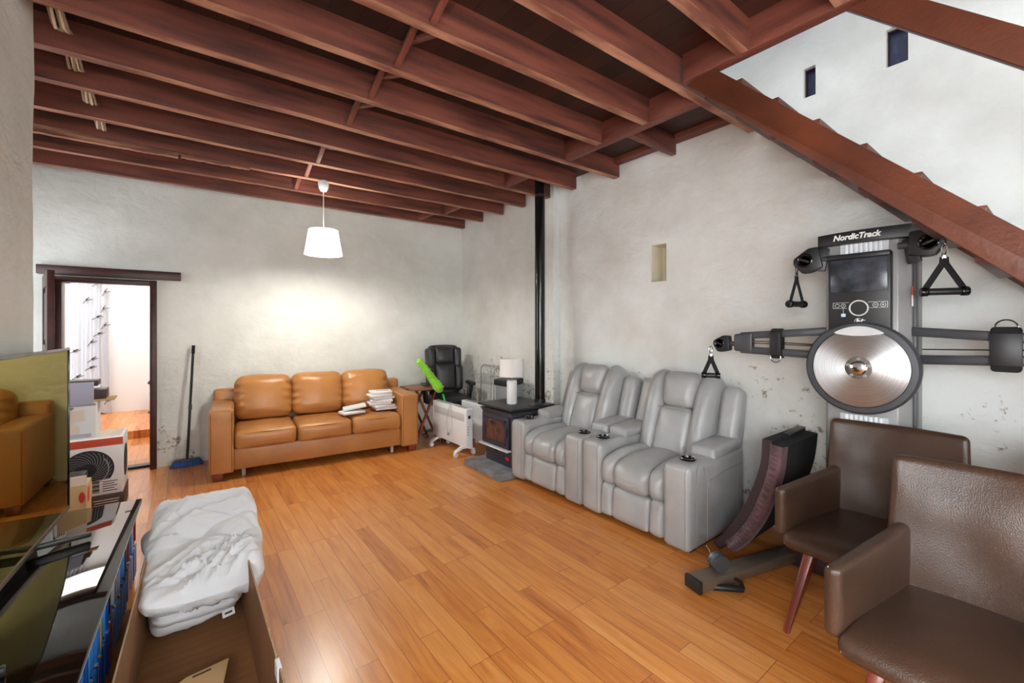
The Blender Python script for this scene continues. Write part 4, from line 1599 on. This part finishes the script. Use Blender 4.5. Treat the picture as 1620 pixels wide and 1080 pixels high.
def recliner(loc, lab):
    r = thing('recliner', lab, 'recliner', loc, R(-90), 'grey leather recliners')
    W, D = 0.905, 0.86
    hw = W / 2
    AWD = 0.185
    G = M['grey_leather']
    for s in (-1, 1):
        m_ = MB()
        # side body: tall panel with rounded front, slightly lower at the back
        cxa = s * (hw - AWD / 2)
        m_.cushion((cxa, -0.045, 0.30), (AWD, 0.75, 0.545), 0.035, (0.006, 0.008, 0.006), 14)
        a = m_.build('arm', G, r)
        m_ = MB()
        m_.cushion((cxa, 0.10, 0.60), (AWD - 0.006, 0.40, 0.085), 0.03, (0.004, 0.006, 0.012), 10, rot=(R(3), 0, 0)).build('arm_pad', G, a)
        m_ = MB()
        m_.lathe([(0.050, 0.0), (0.053, 0.008), (0.050, 0.012), (0.043, 0.012), (0.040, 0.002), (0.0, -0.002)], (cxa, -0.27, 0.578), 32)
        cu = m_.build('cup_holder', M['black_gloss'], a)
        m_ = MB()
        m_.tube(arc((cxa, -0.27), 0.047, 0, 360, 30, 'xy', 0.590)[:-1], 0.0035, 6, closed=True)
        m_.build('chrome_ring', M['chrome'], cu)
        m_ = MB()
        xo = s * (hw + 0.0045)
        m_.tube([(xo, -0.33, 0.05), (xo, -0.33, 0.54), (xo, -0.30, 0.575)], 0.0022, 5)
        m_.tube([(xo, -0.20, 0.06), (xo, -0.20, 0.40), (xo, -0.16, 0.445), (xo, 0.05, 0.47), (xo, 0.30, 0.475)], 0.0022, 5)
        m_.tube([(xo, -0.20, 0.42), (xo, -0.25, 0.55)], 0.0022, 5)
        for xx in (cxa - AWD / 2 + 0.02, cxa + AWD / 2 - 0.02):
            m_.tube([(xx, -0.4275, 0.06), (xx, -0.4275, 0.53), (xx, -0.40, 0.571)], 0.002, 5)
        m_.build('seam', M['seam'], a)
    sw = W - 2 * AWD - 0.004

    def seatw(q):
        # waterfall front
        f = max(0.0, -(q.y + 0.10) / 0.24)
        q.z -= 0.055 * f * f * (1 if q.z > 0 else 0.2)
        q.z += 0.004 * noise.noise(Vector((q.x * 14, q.y * 14, q.z * 9)))
        return q
    MB().cushion((0, -0.12, 0.39), (sw * 0.56, 0.62, 0.21), 0.06, (0.004, 0.03, 0.03), 16, deform=seatw).build('seat', G, r)
    for s in (-1, 1):
        MB().cushion((s * sw * 0.385, -0.115, 0.395), (sw * 0.235, 0.60, 0.22), 0.055, (0.004, 0.026, 0.022), 14, deform=seatw).build('seat_bolster', G, r)
    MB().cushion((0, -0.372, 0.165), (sw * 0.60, 0.10, 0.235), 0.035, (0.0, 0.018, 0.004), 12, rot=(R(-5), 0, 0)).build('footrest', G, r)
    for s in (-1, 1):
        MB().cushion((s * sw * 0.40, -0.368, 0.168), (sw * 0.21, 0.10, 0.24), 0.035, (0.0, 0.014, 0.004), 10, rot=(R(-5), 0, 0)).build('footrest_side', G, r)
    m_ = MB()
    m_.span((-hw + .04, -0.33, 0.0), (-hw + .12, 0.25, 0.035))
    m_.span((hw - .12, -0.33, 0.0), (hw - .04, 0.25, 0.035))
    m_.span((-hw + .05, -0.28, 0.02), (hw - .05, 0.28, 0.10))
    m_.build('base_frame', M['black'], r)
    # reclined back: central pad, headrest, bolsters, outer wings
    LE = R(-19)

    def bk(y, z):
        """point on back plane: z up the back"""
        return y, z

    def bnoise(q):
        q.y += 0.006 * noise.noise(Vector((q.x * 10, 3, q.z * 16)))
        return q
    MB().cushion((0, 0.285, 0.64), (0.56, 0.16, 0.84), 0.06, (0, 0, 0.01), 12, rot=(LE, 0, 0)).build('back_frame', G, r)
    MB().cushion((0, 0.155, 0.625), (0.285, 0.13, 0.40), 0.05, (0.0, 0.03, 0.004), 14, rot=(LE, 0, 0), deform=lambda q: (q.x * (1.05 - 0.25 * q.z), q.y, q.z)).build('lumbar_pad', G, r)
    MB().cushion((0, 0.275, 0.945), (0.30, 0.16, 0.285), 0.065, (0.004, 0.035, 0.006), 14, rot=(R(-15), 0, 0), deform=lambda q: (q.x * (0.96 + 0.35 * q.z), q.y, q.z)).build('headrest', G, r)

    def bol(s):
        def f(q):
            q = bnoise(q)
            t = (q.z + 0.36) / 0.72
            q.x += s * 0.03 * (t - 0.5) - s * 0.012 * math.sin(t * PI)
            q.y += 0.07 * max(0, t - 0.72) ** 2 * 8
            q.z -= 0.03 * max(0, s * q.x / 0.06) * t
            return q
        return f
    for s in (-1, 1):
        MB().cushion((s * 0.215, 0.225, 0.745), (0.15, 0.18, 0.74), 0.06, (0.004, 0.03, 0.006), 18, rot=(LE, 0, R(s * 4)), deform=bol(s)).build('back_bolster', G, r)
        MB().cushion((s * 0.358, 0.325, 0.705), (0.15, 0.16, 0.58), 0.045, (0.004, 0.012, 0.01), 14, rot=(R(-17), 0, R(s * 5))).build('back_wing', G, r)
    m_ = MB()
    ca, sa = math.cos(LE), math.sin(LE)

    def bp(x, y, z):
        return (x, 0.155 + y * ca - z * sa, 0.625 + y * sa + z * ca)
    m_.tube([bp(-0.12, -0.095, 0.175), bp(0, -0.10, 0.165), bp(0.12, -0.095, 0.175)], 0.003, 6)
    m_.build('seam', M['seam'], r)
    return r


rc1 = recliner((2.93, 1.905, 0), 'grey leather recliner beside the black folded pad and gym machine')
rc2 = copy_thing(rc1, (2.93, 2.825, 0), R(-90), 'grey leather recliner standing next to the wood stove')

# ------------------------------------------------------------------ folded curved pad


def curve_slab(cl, th, x0, x1):
    """closed strip following the centre line cl (y, z), extruded x0..x1"""
    n = len(cl)
    L_, R_ = [], []
    for i, p in enumerate(cl):
        a, b = Vector(cl[max(0, i - 1)]), Vector(cl[min(n - 1, i + 1)])
        d = (b - a).normalized()
        nn_ = Vector((-d.y, d.x))
        L_.append((p[0] + nn_.x * th / 2, p[1] + nn_.y * th / 2))
        R_.append((p[0] - nn_.x * th / 2, p[1] - nn_.y * th / 2))
    mb_ = MB()
    mb_.prism(L_ + R_[::-1], x0, x1, 'yz')
    return mb_


def smooth(pts, n=6):
    out = []
    P = [Vector(p) for p in pts]
    for i in range(len(P) - 1):
        p0, p1, p2, p3 = P[max(0, i - 1)], P[i], P[i + 1], P[min(len(P) - 1, i + 2)]
        for k in range(n):
            t = k / n
            out.append(tuple(0.5 * (2 * p1 + (p2 - p0) * t + (2 * p0 - 5 * p1 + 4 * p2 - p3) * t * t + (3 * p1 - p0 - 3 * p2 + p3) * t ** 3)))
    out.append(tuple(P[-1]))
    return out


fp_ = thing('folded_pad', 'curved black folded gym pad with plum edges beside the recliner', 'gym pad', (2.72, 1.15, 0))
c1 = smooth([(-0.065, 0.79), (-0.05, 0.62), (0.03, 0.38), (0.14, 0.18), (0.235, 0.05)])
c2 = smooth([(-0.125, 0.775), (-0.10, 0.58), (-0.02, 0.34), (0.075, 0.17), (0.15, 0.085)])
curve_slab(c1, 0.055, 0.012, 0.52).build('rear_panel', M['black_matte'], fp_)
e1 = curve_slab(c1, 0.05, 0.0, 0.014)
e1.build('rear_edge', M['plum_dark'], fp_)
curve_slab(c2, 0.075, 0.012, 0.52).build('front_panel', M['black_matte'], fp_)
b_ = MB()
nn = len(c2)
bm = b_.bm
rows = []
fine = smooth([(-0.125, 0.775), (-0.10, 0.58), (-0.02, 0.34), (0.075, 0.17), (0.15, 0.085)], 30)
for i, p in enumerate(fine):
    a, b2 = Vector(fine[max(0, i - 1)]), Vector(fine[min(len(fine) - 1, i + 1)])
    d = (b2 - a).normalized()
    nn_ = Vector((-d.y, d.x))
    row = []
    for k in range(9):
        q = (k / 8 - 0.5)
        ruch = 0.006 * math.sin(i * 1.5 + 1.2 * math.sin(i * 0.37)) * (1 - abs(q + 0.25)) if q < 0.12 else 0.0
        x = -0.012 - ruch - 0.014 * (1 - (2 * q) ** 2)
        if k in (0, 8):
            x = 0.03
        row.append(bm.verts.new((x, p[0] + nn_.x * -q * 0.085, p[1] + nn_.y * -q * 0.085)))
    rows.append(row)
for a, b2 in zip(rows[:-1], rows[1:]):
    for k in range(8):
        bm.faces.new((a[k], a[k + 1], b2[k + 1], b2[k]))
bmesh.ops.recalc_face_normals(bm, faces=bm.faces)
b_.build('ruched_edge', M['plum'], fp_, ang=1.5)
b_ = MB()
b_.box((0.30, -0.105, 0.812), (0.30, 0.045, 0.008), 0.003, rot=(R(3), 0, R(4)))
b_.build('hook_tape', M['black'], fp_)

# ------------------------------------------------------------------ gym machine
GS = 1.1245
gy = thing('cable_gym', 'black and silver cable gym tower with a round metal disc', 'exercise machine', (2.75 * GS, 0.615 * GS, 1.45 - 1.45 * GS), R(-90))
gy.scale = (GS, GS, GS)


def gw(x, y, z):
    """room point -> gym's own coordinates"""
    return ((0.615 * GS - y) / GS, (x - 2.75 * GS) / GS, (z - 1.45 + 1.45 * GS) / GS)


def gs(x, y, z):
    """the same move applied to a point beside the gym"""
    return (x * GS, y * GS, 1.45 + (z - 1.45) * GS)


DG, SG, BK = M['steel_dark'], M['steel_grey'], M['black']
b_ = MB()
b_.prism([(-0.168, 0.02), (-0.168, -0.065), (-0.15, -0.098), (0.125, -0.098), (0.165, -0.05), (0.168, 0.16), (-0.168, 0.16)], 0.17, 1.88, 'xy', 0.004)
b_.build('tower', SG, gy)
MB().span((0.160, -0.035, 0.17), (0.178, 0.02, 1.87), 0.003).build('guide_rail', DG, gy)
for z0, z1 in ((0.18, 1.02), (1.80, 1.865)):
    cv = MB().span((-0.095, -0.104, z0), (0.092, -0.096, z1)).build('vent_panel', M['white_grey'], gy)
    b_ = MB()
    for i in range(8):
        x = -0.068 + i * 0.019
        b_.span((x - .0065, -0.112, z0), (x + .0065, -0.10, z1), 0.003)
    b_.build('vent_ribs', M['white_metal'], cv)
# top bar, bowed forward
b_ = MB()
tb = []
for i in range(13):
    q = -1 + 2 * i / 12
    tb.append((q * 0.19, -0.115 - 0.03 * (1 - q * q)))
pts = tb + [(0.19, 0.03), (-0.19, 0.03)]
b_.prism(pts, 1.865, 1.925, 'xy', 0.004)
tbar = b_.build('top_bar', BK, gy)
text('lettering', 'NordicTrack', 0.038, M['ink_white'], tbar, (-0.022, -0.149, 1.895), (R(90), 0, 0), shear=0.25, weight=0.0014, xs=0.92)
# console
cn = MB().box((-0.015, -0.115, 1.60), (0.245, 0.05, 0.42), 0.008).build('console', BK, gy)
MB().box((-0.015, -0.128, 1.80), (0.245, 0.055, 0.025), 0.005).build('hood', BK, cn)
MB().box((-0.015, -0.142, 1.705), (0.222, 0.006, 0.16), 0.002).build('screen', mat('dusty_dark_screen', (44, 46, 52), 0.18, col2=(70, 74, 84), nscale=(16, 16, 16)), cn)
b_ = MB()
b_.tube(arc((-0.012, 1.545), 0.036, 0, 360, 40, 'xz', -0.1415)[:-1], 0.0035, 8, closed=True)
b_.build('dial_ring', M['white_grey'], cn)
b_ = MB()
for cx_ in (-0.098, -0.073):
    b_.tube(arc((cx_, 1.558), 0.009, 0, 360, 20, 'xz', -0.141)[:-1], 0.001, 5, closed=True)
for cx_ in (0.052, 0.080):
    b_.tube(arc((cx_, 1.558), 0.010, 0, 360, 20, 'xz', -0.141)[:-1], 0.001, 5, closed=True)
    b_.box((cx_, -0.141, 1.558), (0.010, 0.001, 0.002))
b_.box((0.080, -0.141, 1.558), (0.002, 0.001, 0.010))
b_.box((-0.073, -0.141, 1.558), (0.004, 0.001, 0.004))
for x0, x1, z0, z1 in ((-0.115, -0.058, 1.545, 1.545), (-0.115, -0.05, 1.573, 1.573), (0.03, 0.096, 1.545, 1.545), (0.024, 0.096, 1.573, 1.573)):
    b_.span((x0, -0.1415, z0 - .0006), (x1, -0.140, z0 + .0006))
for x in (-0.115, 0.096):
    b_.span((x - .0006, -0.1415, 1.545), (x + .0006, -0.140, 1.573))
b_.span((-0.0736, -0.1415, 1.52), (-0.0724, -0.140, 1.545))
b_.build('button_icons', M['ink_white'], cn)
MB().box((-0.073, -0.141, 1.511), (0.018, 0.002, 0.016), 0.001).build('small_blue_light', mat('pale_blue_print', (190, 214, 240), 0.5), cn)
text('lettering', 'N', 0.034, M['ink_white'], cn, (-0.014, -0.142, 1.478), (R(90), 0, 0), shear=0.35, weight=0.001)
b_ = MB()
b_.tube([(-0.04, -0.1415, 1.472), (-0.02, -0.1415, 1.474), (-0.005, -0.1415, 1.484), (0.014, -0.1415, 1.486)], 0.0012, 5)
b_.tube(arc((-0.012, 1.479), 0.016, 60, 330, 16, 'xz', -0.1415), 0.001, 5)
b_.build('emblem_swash', M['ink_white'], cn)
MB().span((0.166, -0.062, 1.60), (0.1690, -0.03, 1.64)).build('orange_label', M['orange_red'], gy)
MB().span((0.166, -0.062, 1.55), (0.1688, -0.03, 1.60)).build('white_label', M['paper'], gy)
# disc
dz = 1.255
dx_ = -0.008
b_ = MB()
b_.lathe([(0.0, 0.0), (0.205, 0.0), (0.222, 0.012), (0.224, 0.045), (0.214, 0.058), (0.192, 0.060), (0.190, 0.05), (0.0, 0.05)], (dx_, -0.10, dz), 72, (0, -1, 0))
rim = b_.build('disc_rim', M['steel_dark'], gy)
dm = bpy.data.materials.new('radially_brushed_metal')
dm.use_nodes = True
N, L = dm.node_tree.nodes, dm.node_tree.links
pb = N['Principled BSDF']
pb.inputs['Base Color'].default_value = lin((222, 222, 224))
pb.inputs['Metallic'].default_value = 1.0
pb.inputs['Roughness'].default_value = 0.4
pb.inputs['Anisotropic Rotation'].default_value = 0.25
pb.inputs['Anisotropic'].default_value = 0.85
tg_ = N.new('ShaderNodeTangent')
tg_.direction_type = 'RADIAL'
tg_.axis = 'Y'
tc = N.new('ShaderNodeTexCoord')
sepp = N.new('ShaderNodeSeparateXYZ')
L.new(tc.outputs['Object'], sepp.inputs[0])
cmb = N.new('ShaderNodeCombineXYZ')
L.new(sepp.outputs['X'], cmb.inputs['X'])
L.new(sepp.outputs['Z'], cmb.inputs['Y'])
ln_ = N.new('ShaderNodeVectorMath')
ln_.operation = 'LENGTH'
L.new(cmb.outputs[0], ln_.inputs[0])
nz = N.new('ShaderNodeTexNoise')
nz.noise_dimensions = '1D'
nz.inputs['Scale'].default_value = 420
nz.inputs['Detail'].default_value = 3
L.new(ln_.outputs['Value'], nz.inputs['W'])
mr = N.new('ShaderNodeMapRange')
mr.inputs['To Min'].default_value = 0.36
mr.inputs['To Max'].default_value = 0.5
L.new(nz.outputs['Fac'], mr.inputs['Value'])
L.new(mr.outputs[0], pb.inputs['Roughness'])
L.new(tg_.outputs[0], pb.inputs['Tangent'])
nz2 = N.new('ShaderNodeTexNoise')
nz2.noise_dimensions = '1D'
nz2.inputs['Scale'].default_value = 240
nz2.inputs['Detail'].default_value = 6
L.new(ln_.outputs['Value'], nz2.inputs['W'])
cr2 = N.new('ShaderNodeValToRGB')
cr2.color_ramp.elements[0].position = 0.35
cr2.color_ramp.elements[1].position = 0.65
cr2.color_ramp.elements[0].color = lin((200, 201, 204))
cr2.color_ramp.elements[1].color = lin((226, 227, 230))
L.new(nz2.outputs['Fac'], cr2.inputs['Fac'])
L.new(cr2.outputs['Color'], pb.inputs['Base Color'])
b_ = MB()
b_.lathe([(0.0, 0.0), (0.188, 0.0), (0.188, 0.006), (0.183, 0.009), (0.0, 0.009)], (0, 0, 0), 72, (0, -1, 0))
disc = b_.build('metal_disc', dm, gy)
disc.location = (dx_, -0.151, dz)
b_ = MB()
b_.lathe([(0.055, 0.0), (0.053, 0.006), (0.035, 0.006), (0.033, 0.016), (0.026, 0.02), (0.0, 0.02)], (0, -0.009, 0), 40, (0, -1, 0))
hub = b_.build('chrome_hub', M['chrome'], disc)
b_ = MB()
for k in range(5):
    a = 2 * PI * k / 5 + 0.3
    b_.cyl((0.044 * math.cos(a), -0.014, 0.044 * math.sin(a)), (0.044 * math.cos(a), -0.019, 0.044 * math.sin(a)), 0.007, seg=12)
b_.build('hub_bolts', M['steel_grey'], hub)
b_ = MB()
crn = [(-0.095, 0.165)]
for i in range(11):
    q = -1 + 2 * i / 10
    crn.append((q * 0.095, 0.155 + 0.012 * q * q))
crn += [(0.095, 0.165)]
for i in range(11):
    q = 1 - 2 * i / 10
    crn.append((q * 0.095, 0.172 + 0.030 * (1 - q * q)))
b_.prism([(u, v) for u, v in crn[1:]], -0.016, -0.008, 'xz')
b_.build('disc_cover', M['white_grey'], disc)

# arms
for s, nm_ in ((-1, 'left'), (1, 'right')):
    b_ = MB()
    b_.bar((s * 0.155, -0.03, 1.432), (s * 0.60, -0.065, 1.400), 0.04, 0.042, 0.008)
    b_.bar((s * 0.155, -0.03, 1.300), (s * 0.60, -0.065, 1.318), 0.04, 0.042, 0.008)
    ar = b_.build('arm', DG, gy)
    MB().bar((s * 0.53, -0.06, 1.360), (s * 0.635, -0.069, 1.360), 0.055, 0.125, 0.012, w1=0.05, h1=0.10).build('arm_end', M['steel_dark'], ar)
    b_ = MB()
    b_.tube([(s * 0.20, -0.05, 1.350), (s * 0.55, -0.08, 1.360)], 0.003, 6)
    b_.build('cable', M['black'], ar)
    if s < 0:
        b_ = MB()
        b_.tube([(s * 0.22, -0.048, 1.358), (s * 0.55, -0.08, 1.372)], 0.004, 6)
        b_.build('steel_cable', M['chrome'], ar)


def pulley_housing(c, s, tilt, size=1.0):
    """swivelling black pulley cover, seen flat from the front, pointing sideways s"""
    b = MB()
    out = [(-0.055, -0.045), (-0.05, 0.052), (-0.01, 0.055), (0.055, 0.02), (0.06, -0.005), (0.03, -0.055), (0.0, -0.058)]
    out = [(u * s * size, v * size) for u, v in out]
    ca, sa = math.cos(R(tilt)), math.sin(R(tilt))
    out = [(c[0] + u * ca - v * sa, c[2] + u * sa + v * ca) for u, v in out]
    b.prism(out, c[1] - 0.024, c[1] + 0.024, 'xz', 0.008)
    o = b.build('pulley_housing', M['black'], gy)
    b = MB()
    b.lathe([(0.030 * size, 0), (0.033 * size, 0.004), (0.028 * size, 0.007), (0.022 * size, 0.002), (0.0, 0.002)], (c[0] + 0.012 * s, c[1] - 0.022, c[2]), 28, (0, -1, 0))
    w = b.build('pulley', M['black_gloss'], o)
    b = MB()
    b.box((c[0] + 0.012 * s, c[1] - 0.027, c[2]), (0.042 * size, 0.008, 0.013), 0.004, rot=(0, R(-25 * s), 0))
    b.build('pulley_bridge', M['black'], w)
    MB().cyl((c[0] - s * 0.085 * size, c[1], c[2]), (c[0] - s * 0.04 * size, c[1], c[2]), 0.016, seg=14).build('swivel_pin', M['steel_dark'], o)
    return o


pulley_housing((-0.235, -0.10, 1.805), -1, 8, 1.15)
pulley_housing((0.22, -0.10, 1.83), 1, 0, 1.1)
pulley_housing((-0.705, -0.075, 1.352), -1, 0, 0.92)
pulley_housing((0.705, -0.075, 1.352), 1, 0, 0.92)
for s in (-1, 1):
    MB().bar((s * 0.165, -0.10, 1.86), (s * 0.185, -0.105, 1.745), 0.02, 0.05, 0.004).build('pulley_bracket', BK, gy)
# base
MB().box(gw(3.10, 0.69, 0.05), (0.66, 0.26, 0.09), 0.012).build('base', M['plum_dark'], gy)
for y0, y1 in ((1.03, 1.262), (0.35, 0.12)):
    p0, p1 = Vector(gw(3.1, y0, 0.055)), Vector(gw(2.24, y1, 0.042))
    dd = (p1 - p0).normalized()
    ft = MB().bar(p0, p1, 0.095, 0.058, 0.01).build('foot_beam', M['bronze'], gy)
    MB().bar(p1 - dd * 0.006, p1 + dd * 0.018, 0.099, 0.064, 0.008).build('end_cap', M['black'], ft)
    b_ = MB()
    pc = p0.lerp(p1, 0.80)
    b_.lathe([(0, -0.03), (0.04, -0.03), (0.042, -0.022), (0.03, -0.012), (0.03, -0.006), (0.042, 0.0), (0.03, 0.006), (0.03, 0.012), (0.042, 0.022), (0.04, 0.03), (0, 0.03)], pc + Vector((0, 0, 0.072)), 28, (1, -0.6, 0))
    b_.build('floor_pulley', M['steel_dark'], ft)


def hang_handle(loc, rz, spread, drop, lab):
    """stirrup handle hanging from a carabiner; loc is the hook point"""
    h = thing('cable_stirrup', lab, 'exercise handle', gs(*loc), rz, 'cable gym stirrup handles')
    h.scale = (GS, GS, GS)
    b = MB()
    b.tube([(0.0 + 0.009 * math.cos(2 * PI * k / 14), 0, -0.022 + 0.024 * math.sin(2 * PI * k / 14)) for k in range(14)], 0.0028, 6, closed=True)
    b.box((0, 0, -0.055), (0.016, 0.008, 0.022), 0.002)
    b.build('carabiner', M['chrome'], h)
    b = MB()
    top = -0.058
    bot = top - drop
    for s in (-1, 1):
        b.tube([(s * 0.003, 0, top), (s * 0.006, 0, top - 0.03), (s * spread * 0.9, 0, bot + 0.02), (s * spread, 0, bot)], 0.01, 8, flat=(0.004, 0.024))
    b.build('strap', M['black_matte'], h)
    b = MB()
    b.cyl((-spread - 0.012, 0, bot), (spread + 0.012, 0, bot), 0.0155, seg=20, bev=0.003)
    g = b.build('grip', M['black'], h)
    for s in (-1, 1):
        MB().cyl((s * (spread - 0.012), 0, bot), (s * (spread + 0.014), 0, bot), 0.02, seg=20, bev=0.003).build('grip_cap', M['black_gloss'], g)
    return h


hang_handle((2.645, 0.905, 1.79), R(-15), 0.052, 0.155, 'black stirrup handle hanging from the upper pulley on the sofa side of the gym')
hang_handle((2.635, 0.335, 1.815), R(-64), 0.065, 0.15, 'wide open black stirrup handle hanging from the upper pulley below the staircase')
hang_handle((2.672, 1.395, 1.33), R(-62), 0.04, 0.125, 'black stirrup handle hanging from the gym arm above the recliner')


def ankle_strap(x, w, hgt, lab):
    t = thing('ankle_strap', lab, 'strap', gs(2.69, 0.615 - x, 1.36), R(-90), 'black straps on the gym arms')
    t.scale = (GS, GS, GS)
    MB().box((0, 0, 0), (w, 0.075, hgt), 0.012).build('cuff', M['black_matte'], t)
    b = MB()
    b.box((0, -0.039, 0.0), (w + 0.004, 0.004, hgt * 0.72), 0.002)
    b.build('tab', M['black'], t)
    return t


a1 = ankle_strap(-0.40, 0.052, 0.17, 'narrow black strap wrapped round the gym arm over the recliner side')
MB().tube(arc((0.0, -0.08), 0.026, 160, 380, 16, 'xz', -0.03), 0.003, 6).build('ring', M['chrome'], a1)
a2 = ankle_strap(0.455, 0.085, 0.185, 'wide black padded strap wrapped round the gym arm beneath the staircase')
MB().tube(arc((0.0, 0.09), 0.032, -10, 190, 16, 'xz', 0.0), 0.003, 6).build('ring', M['chrome'], a2)

# handle lying on the floor by the foot beam
fh = thing('cable_stirrup', 'black strap handle lying on the floor by the gym foot beam', 'handle', (2.38, 1.145, 0))
MB().cyl((-0.07, 0.07, 0.021), (0.055, -0.055, 0.021), 0.018, seg=20, bev=0.004).build('grip', M['black'], fh)
b_ = MB()
b_.tube([(-0.06, 0.06, 0.02), (-0.03, 0.10, 0.03), (0.03, 0.11, 0.07), (0.05, 0.12, 0.115), (0.065, 0.10, 0.10), (0.075, 0.02, 0.05), (0.085, -0.03, 0.035), (0.055, -0.055, 0.02)], 0.01, 8, flat=(0.022, 0.005))
b_.build('strap', M['black_matte'], fh)
b_ = MB()
b_.tube([(0.05 + 0.012 * math.cos(2 * PI * k / 12), 0.125, 0.125 + 0.02 * math.sin(2 * PI * k / 12)) for k in range(12)], 0.003, 6, closed=True)
b_.tube([(0.05, 0.125, 0.14), (0.075, 0.15, 0.15), (0.085, 0.17, 0.16)], 0.003, 6)
b_.build('carabiner', M['chrome'], fh)

# ------------------------------------------------------------------ brown leather dining armchairs


def dining(loc, rz, lab):
    t = thing('dining_armchair', lab, 'armchair', loc, rz, 'brown leather dining armchairs')
    B = M['brown_leather']

    def seatd(q):
        if q.y < -0.2:
            q.z -= 0.02 * ((-0.2 - q.y) / 0.1) ** 2
        q.x *= 1.0 - 0.16 * (q.y + 0.3)
        return q
    se_ = MB().cushion((0, -0.02, 0.435), (0.60, 0.59, 0.075), 0.034, (0.0, 0.01, 0.014), 16, deform=seatd).build('seat', B, t)
    b = MB()
    b.tube([(-0.285, -0.31, 0.412), (0.0, -0.323, 0.413), (0.285, -0.31, 0.412)], 0.0022, 5)
    b.build('stitching', M['stitch'], se_)

    def backd(q):
        tt_ = (q.z + 0.25) / 0.5
        q.y += 0.035 * (q.x / 0.28) ** 2 * -1 + 0.012 * noise.noise(Vector((q.x * 6, q.z * 6, 2)))
        q.x *= 1.0 - 0.06 * tt_
        return q
    bk_ = MB().cushion((0, 0.285, 0.675), (0.575, 0.055, 0.53), 0.027, (0.0, 0.012, 0.006), 18, rot=(R(-9), 0, 0), deform=backd).build('backrest', B, t)
    for s in (-1, 1):
        def armd(q, s=s):
            q.x += -s * 0.045 * (q.y / 0.27)
            if q.z > 0:
                q.z += 0.018 * (q.y / 0.27)
            return q
        ar_ = MB().cushion((s * 0.272, -0.03, 0.555), (0.05, 0.53, 0.25), 0.023, (0.004, 0.0, 0.0), 14, deform=armd).build('arm', B, t)
        b = MB()
        b.tube([(s * 0.237, 0.225, 0.46), (s * 0.233, 0.235, 0.68)], 0.0022, 5)
        b.tube([(s * 0.325, -0.285, 0.45), (s * 0.325, -0.285, 0.66)], 0.0022, 5)
        b.build('stitching', M['stitch'], ar_)
    for sx in (-1, 1):
        for yy, ye in ((-0.18, -0.34), (0.20, 0.36)):
            MB().bar((sx * 0.20, yy, 0.41), (sx * 0.265, ye, 0.0), 0.045, 0.085, 0.006, up=(0, 1, 0), w1=0.024, h1=0.03).build('leg', M['redwood'], t)
    return t


cA = dining((2.615, 0.555, 0), R(-90.5), 'brown leather dining armchair standing in front of the gym tower')
cB = copy_thing(cA, (1.985, 0.165, 0), R(-90), 'largest brown leather dining armchair, its seat nearest the camera')
cC = copy_thing(cA, (2.66, -0.17, 0), R(-93), 'brown leather armchair hidden but for one back corner at the frame edge')
